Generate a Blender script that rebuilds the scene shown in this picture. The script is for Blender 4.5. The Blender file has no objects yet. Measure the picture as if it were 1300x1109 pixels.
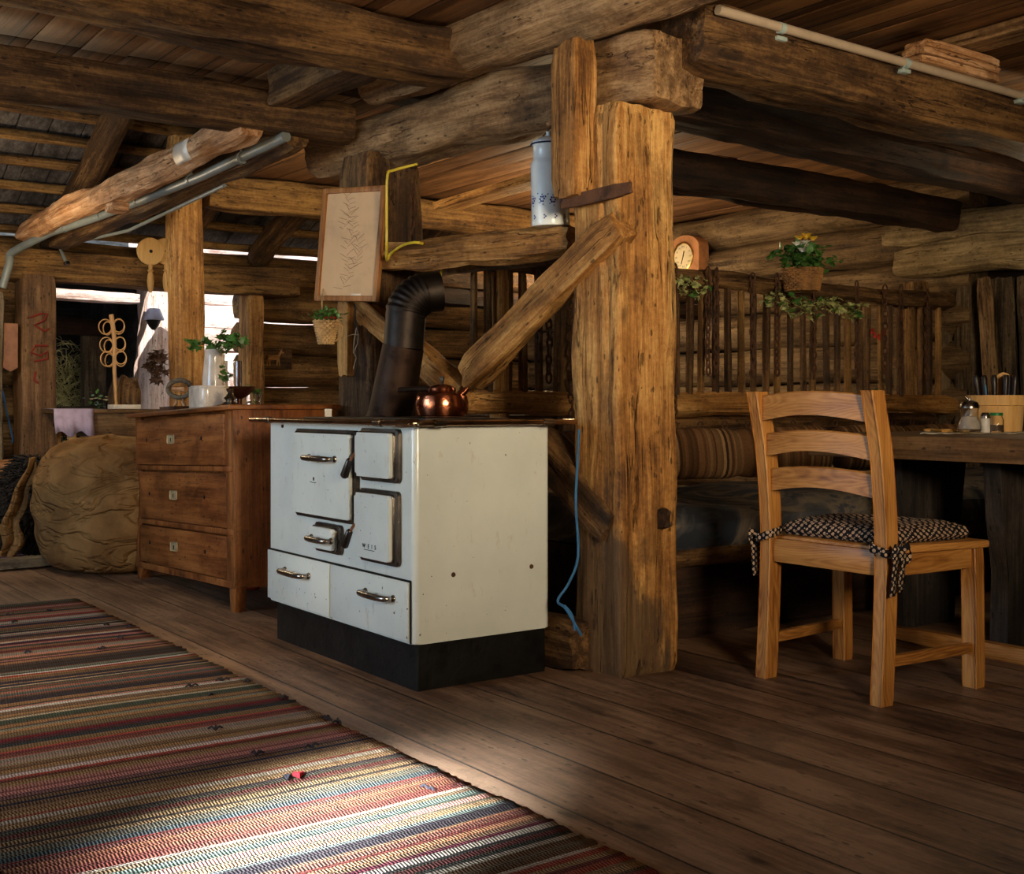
import bpy, bmesh, math, random
from mathutils import Vector, Matrix, Euler, noise
sc = bpy.context.scene
C = sc.collection
PI = math.pi
R = math.radians

# ------------------------------------------------------------------ camera
EYE = 0.905
HEAD = math.atan2(2130, 1515)
cam = bpy.data.objects.new('camera', bpy.data.cameras.new('camera'))
C.objects.link(cam)
cam.location = (0, 0, EYE)
cam.rotation_euler = (PI/2, 0, HEAD - PI/2)
cam.data.sensor_width = 36
cam.data.lens = 1515/1300*36
cam.data.shift_y = -41.5/1300
cam.data.clip_start = 0.05
sc.camera = cam
FX, FY = math.cos(HEAD), math.sin(HEAD)
RX, RY = FY, -FX
# measuring helpers: where a sight line meets a plane of the room
def at(px, py, d):
    u = (px-650)/1515
    return Vector((d*(FX+u*RX), d*(FY+u*RY), EYE-d*(py-513)/1515))
def onX(px, py, X):
    return at(px, py, X/(FX+(px-650)/1515*RX))
def onY(px, py, Y):
    return at(px, py, Y/(FY+(px-650)/1515*RY))
def onZ(px, py, z=0.0):
    return at(px, py, (EYE-z)*1515/(py-513))

# ------------------------------------------------------------------ world, sun, lights, exposure
w = bpy.data.worlds.new('world'); sc.world = w
w.use_nodes = True
bg = w.node_tree.nodes['Background']
bg.inputs[0].default_value = (0.72, 0.84, 1.0, 1)
bg.inputs[1].default_value = 2.2
def sun(name, rot, e, col, ang):
    l = bpy.data.lights.new(name, 'SUN'); l.energy = e; l.color = col; l.angle = R(ang)
    o = bpy.data.objects.new(name, l); C.objects.link(o); o.rotation_euler = rot
    return o
def aim(o, to):
    o.rotation_euler = (Vector(to)-o.location).to_track_quat('-Z', 'Y').to_euler()
def area(name, loc, to, sx, sy, e, col, spread=180):
    l = bpy.data.lights.new(name, 'AREA'); l.shape = 'RECTANGLE'; l.size = sx; l.size_y = sy
    l.energy = e; l.color = col; l.spread = R(spread)
    o = bpy.data.objects.new(name, l); C.objects.link(o); o.location = loc; aim(o, to)
    return o
def lamp(name, loc, e, col, r=0.05):
    l = bpy.data.lights.new(name, 'POINT'); l.energy = e; l.color = col; l.shadow_soft_size = r
    o = bpy.data.objects.new(name, l); C.objects.link(o); o.location = loc
    return o
s = sun('sun', (0, 0, 0), 11.0, (1.0, 0.93, 0.86), 0.6)
s.rotation_euler = Vector((0.48, 0.62, -0.62)).to_track_quat('-Z', 'Y').to_euler()
WARM = (1.0, 0.74, 0.42)
area('window_daylight', (-2.3, 4.6, 1.5), (2.2, 4.1, 0.4), 1.6, 1.1, 54, (0.52, 0.76, 1.0))
area('window_daylight_low', (-1.6, 1.0, 1.9), (1.14, 2.30, 0.0), 0.25, 0.25, 15, (0.76, 0.88, 1.0), 11)
area('room_lamp_warm', (1.0, -0.9, 1.5), (2.7, 3.0, 1.7), 0.6, 0.6, 27, (1.0, 0.79, 0.53), 70)
area('room_lamp_left', (0.3, 3.6, 0.7), (1.9, 5.8, 2.3), 0.8, 0.8, 8, (1.0, 0.80, 0.56))
area('rug_fill', (0.7, 3.4, 2.05), (0.75, 4.0, 0.0), 0.5, 0.5, 6, (1.0, 0.76, 0.48), 70)  # unseen light added overhead to warm and brighten the rug
area('ceiling_fill', (3.0, 0.9, 1.0), (4.2, 2.2, 2.4), 0.5, 0.5, 4.5, (1.0, 0.76, 0.48), 120)  # added uplight that brightens the right ceiling boards, no real lamp here
area('post_lamp', (3.0, 5.6, 2.0), (4.3, 8.9, 1.1), 0.25, 0.25, 13, (1.0, 0.80, 0.50))  # added light tucked behind the second post to brighten the far wall
lamp('loft_lamp', (4.9, 6.1, 1.80), 44, WARM, 0.08)
lamp('clock_lamp', (5.85, 6.9, 1.65), 12, (1.0, 0.82, 0.58), 0.04)  # extra light hidden by the golden post, added to brighten the clock
lamp('bench_lamp', (5.4, 3.1, 1.85), 8, (1.0, 0.80, 0.50), 0.08)  # fill light added to lift the pole wall, not an actual lamp
lamp('back_fill', (1.3, 7.3, 1.7), 34, (1.0, 0.78, 0.50), 0.15)  # added fill for the far log wall, stands for no lamp in the room
sc.view_settings.view_transform = 'Standard'
sc.view_settings.look = 'None'
sc.view_settings.gamma = 1.0
sc.view_settings.use_curve_mapping = False
sc.view_settings.exposure = 0.0

# ------------------------------------------------------------------ materials
def hexc(r, g, b):
    f = lambda c: (c/255/12.92) if c/255 <= 0.04045 else ((c/255+0.055)/1.055)**2.4
    return (f(r), f(g), f(b), 1)
def base(name, rough=0.6):
    m = bpy.data.materials.new(name); m.use_nodes = True
    nt = m.node_tree; b = nt.nodes['Principled BSDF']; b.inputs['Roughness'].default_value = rough
    return m, nt, b
def nd(nt, t, **kw):
    n = nt.nodes.new(t)
    for k, v in kw.items(): setattr(n, k, v)
    return n
def ramp(nt, fac, stops, interp='LINEAR'):
    n = nd(nt, 'ShaderNodeValToRGB'); cr = n.color_ramp; cr.interpolation = interp
    while len(cr.elements) < len(stops): cr.elements.new(0.5)
    for e, (p, c) in zip(cr.elements, stops):
        e.position = p; e.color = c
    nt.links.new(fac, n.inputs[0]); return n
def mixc(nt, mode, fac, a, b):
    n = nd(nt, 'ShaderNodeMix', data_type='RGBA', blend_type=mode)
    for sock, v in ((n.inputs[0], fac), (n.inputs[6], a), (n.inputs[7], b)):
        if hasattr(v, 'links'): nt.links.new(v, sock)
        else: sock.default_value = v
    return n.outputs[2]
def mth(nt, op, a, b=None, c=None):
    n = nd(nt, 'ShaderNodeMath', operation=op)
    for i, v in enumerate((a, b, c)):
        if v is None: continue
        if hasattr(v, 'links'): nt.links.new(v, n.inputs[i])
        else: n.inputs[i].default_value = v
    return n.outputs[0]
def noi(nt, vec, scale, detail=5, rough=0.6, dist=0.0):
    n = nd(nt, 'ShaderNodeTexNoise'); n.inputs['Scale'].default_value = scale
    n.inputs['Detail'].default_value = detail; n.inputs['Roughness'].default_value = rough
    n.inputs['Distortion'].default_value = dist
    nt.links.new(vec, n.inputs['Vector']); return n.outputs[0]
def mapping(nt, vec, scale):
    n = nd(nt, 'ShaderNodeMapping'); n.inputs['Scale'].default_value = scale
    nt.links.new(vec, n.inputs['Vector']); return n.outputs[0]
def g(v): return (v, v, v, 1)
_cache = {}
# wood: long streaks, cracks and knots along one axis of the object
def wood(name, dark, mid, light, axis='X', rough=0.75, crack=1.0, bump=0.5, fine=1.0, knots=1.0,
         plank=None, gapc=None, spec=0.3, rings=0.0, grime=0.0):
    key = (name, axis)
    if key in _cache: return _cache[key]
    m, nt, b = base(name+'_'+axis, rough)
    tc = nd(nt, 'ShaderNodeTexCoord'); oi = nd(nt, 'ShaderNodeObjectInfo')
    off = nd(nt, 'ShaderNodeVectorMath', operation='ADD')
    nt.links.new(tc.outputs['Object'], off.inputs[0])
    sc_ = nd(nt, 'ShaderNodeVectorMath', operation='SCALE'); sc_.inputs[0].default_value = (3.1, 5.7, 4.3)
    nt.links.new(mth(nt, 'MULTIPLY', oi.outputs['Random'], 5.0), sc_.inputs['Scale'])
    nt.links.new(sc_.outputs[0], off.inputs[1])
    vec = off.outputs[0]
    sep = nd(nt, 'ShaderNodeSeparateXYZ'); nt.links.new(tc.outputs['Object'], sep.inputs[0])
    rnd = None; gap = None
    if plank:                                   # planks laid side by side: (axis across, width)
        ax, wd = plank
        q = mth(nt, 'DIVIDE', sep.outputs['XYZ'.index(ax)], wd)
        fl = mth(nt, 'FLOOR', q); fr = mth(nt, 'FRACT', q)
        wn = nd(nt, 'ShaderNodeTexWhiteNoise', noise_dimensions='1D'); nt.links.new(fl, wn.inputs['W'])
        rnd = wn.outputs[0]
        o2 = nd(nt, 'ShaderNodeVectorMath', operation='ADD'); nt.links.new(vec, o2.inputs[0])
        s2 = nd(nt, 'ShaderNodeVectorMath', operation='SCALE'); s2.inputs[0].default_value = (7, 9, 5)
        nt.links.new(rnd, s2.inputs['Scale']); nt.links.new(s2.outputs[0], o2.inputs[1]); vec = o2.outputs[0]
        e = mth(nt, 'ABSOLUTE', mth(nt, 'SUBTRACT', fr, 0.5))
        gap = mth(nt, 'GREATER_THAN', e, 0.5-0.0035/wd)
    i = 'XYZ'.index(axis)
    def sv(a, l): v = [a, a, a]; v[i] = l; return tuple(v)
    fine_ = noi(nt, mapping(nt, vec, sv(150*fine, 5*fine)), 1.0, 4, 0.7, 0.0)
    grain = noi(nt, mapping(nt, vec, sv(34*fine, 1.5*fine)), 1.0, 6, 0.62, 0.12)
    iso = noi(nt, vec, 55, 6, 0.72)
    blot = noi(nt, mapping(nt, vec, sv(4.2, 1.6)), 1.0, 6, 0.65)
    S = lambda x, k: mth(nt, 'MULTIPLY', x, k)
    fac = mth(nt, 'ADD', mth(nt, 'ADD', S(grain, 0.34), S(fine_, 0.20)), mth(nt, 'ADD', S(blot, 0.38), S(iso, 0.16*min(1, crack+0.1))))
    fac = mth(nt, 'ADD', fac, 0.08*(1-min(1, crack+0.1)))
    if rnd is not None:
        fac = mth(nt, 'ADD', fac, mth(nt, 'MULTIPLY', mth(nt, 'SUBTRACT', rnd, 0.5), 0.12))
    if rings:
        rm = nd(nt, 'ShaderNodeMapping'); nt.links.new(vec, rm.inputs['Vector'])
        rm.inputs['Rotation'].default_value = {'X': (0, 0.10, 0.08), 'Y': (0.10, 0, 0.07), 'Z': (0.07, 0.10, 0)}[axis]
        rm.inputs['Scale'].default_value = sv(1.0, 0.55)
        sx_ = nd(nt, 'ShaderNodeSeparateXYZ'); nt.links.new(rm.outputs[0], sx_.inputs[0])
        cr_ = [sx_.outputs[q] for q in range(3) if q != i]
        wob_ = mth(nt, 'MULTIPLY', noi(nt, mapping(nt, vec, sv(9, 2.2)), 1.0, 3, 0.5), 0.05)
        fr1 = mth(nt, 'SUBTRACT', mth(nt, 'PINGPONG', cr_[0], 0.06), 0.02)
        fr2 = mth(nt, 'SUBTRACT', mth(nt, 'PINGPONG', cr_[1], 0.07), 0.03)
        rad_ = mth(nt, 'ADD', mth(nt, 'SQRT', mth(nt, 'ADD', mth(nt, 'MULTIPLY', fr1, fr1), mth(nt, 'MULTIPLY', fr2, fr2))), wob_)
        fac = mth(nt, 'ADD', fac, mth(nt, 'MULTIPLY', mth(nt, 'SINE', mth(nt, 'MULTIPLY', rad_, 900.0)), rings))
    cr = ramp(nt, fac, [(0.435, dark), (0.525, mid), (0.62, light)])
    col = cr.outputs[0]
    ck = noi(nt, mapping(nt, vec, sv(11, 0.5)), 1.0, 4, 0.6, 0.1)
    ckr = ramp(nt, mth(nt, 'ABSOLUTE', mth(nt, 'SUBTRACT', ck, 0.5)), [(0.0, g(1)), (0.0055*crack+1e-4, g(0))])
    patch = ramp(nt, noi(nt, mapping(nt, vec, sv(6, 1.9)), 1.0, 3), [(0.46, g(0)), (0.54, g(1))])
    ckf = mth(nt, 'MULTIPLY', ckr.outputs[0], patch.outputs[0])
    dk = tuple(c*0.22 for c in dark[:3])+(1,)
    if crack > 0.45:
        stn = ramp(nt, noi(nt, mapping(nt, vec, sv(5.5, 3.2)), 1.0, 8, 0.72, 0.3), [(0.52, g(0)), (0.60, g(1))]).outputs[0]
        col = mixc(nt, 'MIX', mth(nt, 'MULTIPLY', stn, 0.42), col, tuple(c*0.55 for c in dark[:3])+(1,))
    col = mixc(nt, 'MIX', mth(nt, 'MULTIPLY', ckf, 0.9 if crack > 0 else 0.0), col, dk)
    vo = nd(nt, 'ShaderNodeTexVoronoi'); vo.inputs['Scale'].default_value = 1.0
    nt.links.new(mapping(nt, vec, sv(4.8, 2.4)), vo.inputs['Vector'])
    kn = ramp(nt, vo.outputs['Distance'], [(0.035, g(1)), (0.10, g(0.15)), (0.14, g(0))])
    col = mixc(nt, 'MIX', mth(nt, 'MULTIPLY', kn.outputs[0], 0.8*knots), col, dk)
    if crack > 0.45:                                # worm holes and chips
        v2 = nd(nt, 'ShaderNodeTexVoronoi'); v2.inputs['Scale'].default_value = 1.0; nt.links.new(mapping(nt, vec, sv(34, 13)), v2.inputs['Vector'])
        ht = mth(nt, 'MULTIPLY', mth(nt, 'LESS_THAN', v2.outputs['Distance'], 0.16), mth(nt, 'GREATER_THAN', noi(nt, vec, 7, 3), 0.5))
        col = mixc(nt, 'MIX', mth(nt, 'MULTIPLY', ht, 0.7), col, dk)
        ckf = mth(nt, 'MAXIMUM', ckf, mth(nt, 'MULTIPLY', ht, 0.6))
    if grime:                                       # dirt and rot at the foot of the post, worst on its left flank
        gn = noi(nt, mapping(nt, vec, sv(9, 3.5)), 1.0, 7, 0.7, 0.4)
        gm = mth(nt, 'ADD', mth(nt, 'MULTIPLY', sep.outputs[0], -1.5), mth(nt, 'ADD', mth(nt, 'MULTIPLY', sep.outputs[2], 3.4), mth(nt, 'MULTIPLY', gn, 1.9)))
        gr = ramp(nt, mth(nt, 'SUBTRACT', gm, 0.45), [(0.02, g(0)), (0.32, g(1))]).outputs[0]
        gcol = mixc(nt, 'MIX', fine_, hexc(34, 25, 18), hexc(104, 84, 64))
        col = mixc(nt, 'MIX', mth(nt, 'MULTIPLY', gr, 0.85), col, gcol)
        flk = ramp(nt, noi(nt, mapping(nt, vec, sv(26, 6)), 1.0, 5, 0.7), [(0.60, g(0)), (0.66, g(1))]).outputs[0]
        col = mixc(nt, 'MIX', mth(nt, 'MULTIPLY', flk, 0.6), col, dk)
        ckf = mth(nt, 'MAXIMUM', ckf, mth(nt, 'MULTIPLY', flk, 0.8))
    if gap is not None:
        col = mixc(nt, 'MIX', gap, col, gapc or (0.006, 0.004, 0.003, 1))
    nt.links.new(col, b.inputs['Base Color'])
    b.inputs['Specular IOR Level'].default_value = spec
    h = mth(nt, 'SUBTRACT', mth(nt, 'ADD', mth(nt, 'ADD', S(grain, 0.8), S(fine_, 0.35)), mth(nt, 'ADD', S(blot, 0.6), S(iso, 0.5*min(1, crack+0.1)))), mth(nt, 'MULTIPLY', ckf, 0.8))
    if gap is not None: h = mth(nt, 'SUBTRACT', h, mth(nt, 'MULTIPLY', gap, 1.5))
    bp = nd(nt, 'ShaderNodeBump'); bp.inputs['Strength'].default_value = bump; bp.inputs['Distance'].default_value = 0.012
    nt.links.new(h, bp.inputs['Height']); nt.links.new(bp.outputs[0], b.inputs['Normal'])
    rr = nd(nt, 'ShaderNodeMapRange'); rr.inputs[3].default_value = rough-0.15; rr.inputs[4].default_value = min(1, rough+0.15)
    nt.links.new(blot, rr.inputs[0]); nt.links.new(rr.outputs[0], b.inputs['Roughness'])
    _cache[key] = m
    return m
def W_log(a='X'): return wood('weathered_log', hexc(72, 50, 30), hexc(128, 96, 62), hexc(176, 142, 100), a, 0.7, 1.0, 0.7)
def W_post(a='X'): return wood('golden_post', hexc(96, 61, 26), hexc(164, 114, 58), hexc(210, 164, 98), a, 0.6, 1.4, 0.9)
def W_mainpost(): return wood('main_post', hexc(90, 56, 24), hexc(166, 115, 58), hexc(214, 168, 100), 'X', 0.6, 1.6, 1.0, grime=1.0)
def W_beam(a='X'): return wood('dark_beam', hexc(36, 23, 12), hexc(76, 52, 29), hexc(132, 98, 58), a, 0.7, 1.2, 0.8)
def W_black(a='X'): return wood('sooty_beam', hexc(20, 11, 7), hexc(42, 26, 16), hexc(70, 46, 28), a, 0.75, 1.0, 0.6)
def W_board(a='Y'): return wood('ceiling_board', hexc(84, 54, 30), hexc(120, 82, 48), hexc(152, 108, 66), a, 0.65, 0.4, 0.25, plank=('X', 0.19))
def W_wall(a='X'): return wood('wall_log', hexc(58, 38, 18), hexc(112, 80, 42), hexc(160, 122, 70), a, 0.75, 1.2, 0.8)
def W_pale(a='X'): return wood('peeled_log', hexc(112, 70, 40), hexc(186, 136, 92), hexc(226, 184, 142), a, 0.6, 0.8, 0.8)
def W_grey(a='X'): return wood('grey_wood', hexc(58, 50, 42), hexc(104, 92, 76), hexc(140, 126, 104), a, 0.8, 1.2, 0.7)
def W_pine(a='X'): return wood('chair_pine', hexc(116, 68, 28), hexc(164, 110, 52), hexc(188, 134, 70), a, 0.42, 0.0, 0.12, fine=0.8, knots=0.5, spec=0.45, rings=0.034)
def W_stain(a='X'): return wood('stained_chest', hexc(60, 28, 10), hexc(124, 70, 32), hexc(160, 100, 50), a, 0.42, 0.5, 0.2, fine=0.45, spec=0.45, rings=0.010)
def W_table(a='X'): return wood('table_wood', hexc(58, 40, 24), hexc(104, 76, 48), hexc(142, 108, 70), a, 0.5, 0.8, 0.3, spec=0.4)
def W_pail(a='Z'): return wood('new_wood', hexc(196, 144, 80), hexc(222, 174, 106), hexc(236, 194, 128), a, 0.5, 0.0, 0.1)
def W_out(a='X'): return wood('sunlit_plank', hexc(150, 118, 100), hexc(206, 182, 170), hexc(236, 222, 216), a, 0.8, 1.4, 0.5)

def plain(name, col, rough=0.5, metal=0.0, bumpv=0.0, bscale=60, var=0.12, spec=0.5, coat=0.0, nscale=12, trans=0.0):
    if name in _cache: return _cache[name]
    m, nt, b = base(name, rough)
    tc = nd(nt, 'ShaderNodeTexCoord'); v = tc.outputs['Object']
    n = noi(nt, v, nscale, 6, 0.65)
    dk = tuple(max(0, c*(1-var*2)) for c in col[:3])+(1,)
    lt = tuple(min(1, c*(1+var)) for c in col[:3])+(1,)
    r = ramp(nt, n, [(0.35, dk), (0.5, col), (0.7, lt)])
    nt.links.new(r.outputs[0], b.inputs['Base Color'])
    b.inputs['Metallic'].default_value = metal; b.inputs['Specular IOR Level'].default_value = spec
    b.inputs['Coat Weight'].default_value = coat
    b.inputs['Transmission Weight'].default_value = trans
    if bumpv:
        bp = nd(nt, 'ShaderNodeBump'); bp.inputs['Strength'].default_value = bumpv; bp.inputs['Distance'].default_value = 0.01
        nt.links.new(noi(nt, v, bscale, 4), bp.inputs['Height']); nt.links.new(bp.outputs[0], b.inputs['Normal'])
    _cache[name] = m
    return m
def enamel():
    if 'enamel' in _cache: return _cache['enamel']
    m, nt, b = base('enamel', 0.22)
    v = nd(nt, 'ShaderNodeTexCoord').outputs['Object']
    c = ramp(nt, noi(nt, v, 2.2, 5), [(0.35, hexc(204, 211, 206)), (0.6, hexc(218, 224, 219))]).outputs[0]
    sp = ramp(nt, noi(nt, mapping(nt, v, (1, 1, 0.45)), 26, 4, 0.7), [(0.60, g(0)), (0.72, g(1))]).outputs[0]
    c = mixc(nt, 'MIX', mth(nt, 'MULTIPLY', sp, 0.35), c, hexc(168, 146, 116))
    ch = ramp(nt, noi(nt, v, 70, 2, 0.5), [(0.725, g(0)), (0.75, g(1))]).outputs[0]
    c = mixc(nt, 'MIX', ch, c, hexc(50, 36, 26))
    nt.links.new(c, b.inputs['Base Color'])
    bp = nd(nt, 'ShaderNodeBump'); bp.inputs['Strength'].default_value = 0.06; bp.inputs['Distance'].default_value = 0.01
    nt.links.new(noi(nt, v, 30, 3), bp.inputs['Height']); nt.links.new(bp.outputs[0], b.inputs['Normal'])
    _cache['enamel'] = m; return m
def metal(name, col, rough=0.25, var=0.25): return plain(name, col, rough, 1.0, 0.1, 90, var)
BLACK = lambda: plain('black_paint', hexc(15, 14, 13), 0.5, 0, 0.25, 40, 0.5, spec=0.3)
CHROME = lambda: metal('worn_chrome', hexc(150, 142, 134), 0.25)
DARKM = lambda: metal('dark_metal', hexc(92, 84, 76), 0.42)
RUST = lambda: plain('rusty_iron', hexc(88, 58, 38), 0.8, 0.3, 0.5, 150, 0.4)
def glass(name='clear_glass', col=(1, 1, 1, 1), rough=0.02):
    if name in _cache: return _cache[name]
    m, nt, b = base(name, rough); b.inputs['Transmission Weight'].default_value = 1.0
    b.inputs['Base Color'].default_value = col; b.inputs['IOR'].default_value = 1.45
    _cache[name] = m; return m
def stripes(name, axis, freq, stops, rough=0.9, wob=0.0, dash=None, bump=0.4):
    if name in _cache: return _cache[name]
    m, nt, b = base(name, rough); tc = nd(nt, 'ShaderNodeTexCoord')
    sep = nd(nt, 'ShaderNodeSeparateXYZ'); nt.links.new(tc.outputs['Object'], sep.inputs[0])
    a = sep.outputs['XYZ'.index(axis)]
    wb = noi(nt, tc.outputs['Object'], 1.6, 3)
    a = mth(nt, 'ADD', a, mth(nt, 'MULTIPLY', mth(nt, 'SUBTRACT', wb, 0.5), wob))
    q = mth(nt, 'MULTIPLY', a, freq)
    wn = nd(nt, 'ShaderNodeTexWhiteNoise', noise_dimensions='1D'); nt.links.new(mth(nt, 'FLOOR', q), wn.inputs['W'])
    q2 = mth(nt, 'MULTIPLY', a, freq*0.29)
    wn2 = nd(nt, 'ShaderNodeTexWhiteNoise', noise_dimensions='1D'); nt.links.new(mth(nt, 'FLOOR', q2), wn2.inputs['W'])
    c = ramp(nt, wn.outputs[0], stops, 'CONSTANT').outputs[0]
    c2 = ramp(nt, wn2.outputs[0], stops, 'CONSTANT').outputs[0]
    c = mixc(nt, 'MIX', 0.35, c, c2)
    h = mth(nt, 'ABSOLUTE', mth(nt, 'SUBTRACT', mth(nt, 'FRACT', q), 0.5))
    if dash:
        ax2, f2 = dash
        d = mth(nt, 'SINE', mth(nt, 'ADD', mth(nt, 'MULTIPLY', sep.outputs['XYZ'.index(ax2)], f2), mth(nt, 'MULTIPLY', mth(nt, 'FLOOR', q), PI)))
        tex = mth(nt, 'GREATER_THAN', d, 0.35)
        sel = mth(nt, 'GREATER_THAN', wn2.outputs[0], 0.35)
        c = mixc(nt, 'MULTIPLY', mth(nt, 'MULTIPLY', mth(nt, 'MULTIPLY', tex, sel), 0.4), c, (0.25, 0.22, 0.2, 1))
        h = mth(nt, 'ADD', h, mth(nt, 'MULTIPLY', d, -0.35))
    c = mixc(nt, 'MULTIPLY', 0.6, c, ramp(nt, noi(nt, tc.outputs['Object'], 140, 3), [(0.3, g(0.45)), (0.6, g(1))]).outputs[0])
    nt.links.new(c, b.inputs['Base Color'])
    bp = nd(nt, 'ShaderNodeBump'); bp.inputs['Strength'].default_value = bump; bp.inputs['Distance'].default_value = 0.008
    nt.links.new(mth(nt, 'MULTIPLY', h, -1), bp.inputs['Height']); nt.links.new(bp.outputs[0], b.inputs['Normal'])
    b.inputs['Specular IOR Level'].default_value = 0.15
    _cache[name] = m; return m
def checks(name):
    if name in _cache: return _cache[name]
    m, nt, b = base(name, 0.9); tc = nd(nt, 'ShaderNodeTexCoord')
    mp = nd(nt, 'ShaderNodeMapping'); mp.inputs['Rotation'].default_value = (0.55, 0.5, 0.78); mp.inputs['Scale'].default_value = (1, 1, 1)
    nt.links.new(tc.outputs['Object'], mp.inputs[0])
    vo = nd(nt, 'ShaderNodeTexVoronoi'); vo.inputs['Scale'].default_value = 72; vo.inputs['Randomness'].default_value = 0.12
    nt.links.new(mp.outputs[0], vo.inputs['Vector'])
    c = ramp(nt, vo.outputs['Distance'], [(0.0, hexc(176, 146, 118)), (0.36, hexc(190, 168, 146)), (0.42, hexc(26, 24, 28))], 'CONSTANT').outputs[0]
    nt.links.new(c, b.inputs['Base Color']); b.inputs['Specular IOR Level'].default_value = 0.1
    _cache[name] = m; return m
LEAF = lambda: plain('leaf_green', hexc(78, 124, 56), 0.4, 0, 0, 1, 0.35, nscale=30)
VLEAF = lambda: plain('variegated_leaf', hexc(178, 184, 120), 0.45, 0, 0, 1, 0.45, nscale=30)

# ------------------------------------------------------------------ object helpers
def obj(name, bm, m, parent=None, loc=None, rot=None, smooth=True, recalc=True):
    if recalc: bmesh.ops.recalc_face_normals(bm, faces=bm.faces)
    me = bpy.data.meshes.new(name); bm.to_mesh(me); bm.free()
    for mm in (m if isinstance(m, (list, tuple)) else [m]): me.materials.append(mm)
    if smooth:
        me.polygons.foreach_set('use_smooth', [True]*len(me.polygons))
        try: me.set_sharp_from_angle(angle=R(38))
        except Exception: pass
    o = bpy.data.objects.new(name, me); C.objects.link(o)
    if parent: o.parent = parent
    if loc is not None: o.location = loc
    if rot is not None: o.rotation_euler = rot
    return o
def tag(o, label, cat, group=None):
    o['label'] = label; o['category'] = cat
    if group: o['group'] = group
    return o
def struct(name, bm, m, **k):
    o = obj(name, bm, m, **k); o['kind'] = 'structure'; return o
def thing(name, label, cat, loc=(0, 0, 0), rot=(0, 0, 0), group=None):
    o = bpy.data.objects.new(name, None); C.objects.link(o); o.location = loc; o.rotation_euler = rot
    o.empty_display_size = 0.1
    return tag(o, label, cat, group)
def dup(root, loc, rot=None, label=None, group=None):
    r = root.copy(); C.objects.link(r); r.location = loc
    if rot is not None: r.rotation_euler = rot
    if label: r['label'] = label
    if group: r['group'] = group
    for ch in list(root.children):
        c = ch.copy(); C.objects.link(c); c.parent = r
        for q in ch.children:
            d = q.copy(); C.objects.link(d); d.parent = c
    return r
def B(): return bmesh.new()
def T(loc=(0, 0, 0), rot=(0, 0, 0)): return Matrix.Translation(Vector(loc)) @ Euler(rot).to_matrix().to_4x4()
def box(bm, lo, hi, bev=0.0, M=None, seg=2, mi=0):
    lo, hi = Vector(lo), Vector(hi)
    c = (lo+hi)/2; s_ = hi-lo
    r = bmesh.ops.create_cube(bm, size=1.0, matrix=Matrix.Translation(c) @ Matrix.Diagonal((abs(s_.x), abs(s_.y), abs(s_.z), 1)))
    vs = r['verts']
    if bev > 0:
        es = list({e for v in vs for e in v.link_edges})
        rr = bmesh.ops.bevel(bm, geom=es, offset=bev, segments=seg, affect='EDGES', profile=0.5)
        vs = list({v for f in rr['faces'] for v in f.verts} | {v for v in vs if v.is_valid})
    if M is not None:
        fs = {v for v in vs if v.is_valid}
        ext = set(fs)
        for v in fs:
            for f in v.link_faces: ext.update(f.verts)
        bmesh.ops.transform(bm, matrix=M, verts=list(ext))
    if mi:
        for v in vs:
            if v.is_valid:
                for f in v.link_faces: f.material_index = mi
def frame_axes(d, up=Vector((0, 0, 1))):
    d = d.normalized()
    if abs(d.dot(up)) > 0.95: up = Vector((-1, 0, 0))
    y = up.cross(d).normalized(); z = d.cross(y).normalized()
    return d, y, z
def tube(bm, pts, r, seg=12, cap=True, close=False, mi=0):
    pts = [Vector(p) for p in pts]; n = len(pts)
    rr = r if isinstance(r, (list, tuple)) else [r]*n
    rings = []; prev = None
    for i, p in enumerate(pts):
        if close: t = pts[(i+1) % n]-pts[i-1]
        else: t = pts[min(i+1, n-1)]-pts[max(i-1, 0)]
        t.normalize()
        if prev is None: _, y, z = frame_axes(t)
        else:
            y = prev - t*prev.dot(t); y.normalize(); z = t.cross(y)
        prev = y
        rings.append([bm.verts.new(p+(y*math.cos(2*PI*k/seg)+z*math.sin(2*PI*k/seg))*rr[i]) for k in range(seg)])
    fs = []
    for i in range(n if close else n-1):
        a, b = rings[i], rings[(i+1) % n]
        for k in range(seg):
            fs.append(bm.faces.new((a[k], a[(k+1) % seg], b[(k+1) % seg], b[k])))
    if cap and not close:
        fs.append(bm.faces.new(rings[0][::-1])); fs.append(bm.faces.new(rings[-1]))
    if mi:
        for f in fs: f.material_index = mi
def lathe(bm, prof, seg=28, M=None, flute=0.0, nfl=24, mi=0):
    rings = []; vs = []
    for (r, z) in prof:
        if r < 1e-5: v = bm.verts.new((0, 0, z)); rings.append([v]); vs.append(v)
        else:
            rg = []
            for k in range(seg):
                a = 2*PI*k/seg; q = r*(1+flute*math.cos(nfl*a))
                rg.append(bm.verts.new((q*math.cos(a), q*math.sin(a), z)))
            rings.append(rg); vs += rg
    for a, b in zip(rings, rings[1:]):
        for k in range(seg):
            k2 = (k+1) % seg
            if len(a) == 1 and len(b) == 1: continue
            if len(a) == 1: f = bm.faces.new((a[0], b[k2], b[k]))
            elif len(b) == 1: f = bm.faces.new((a[k], a[k2], b[0]))
            else: f = bm.faces.new((a[k], a[k2], b[k2], b[k]))
            f.material_index = mi
    if M is not None: bmesh.ops.transform(bm, matrix=M, verts=vs)
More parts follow.
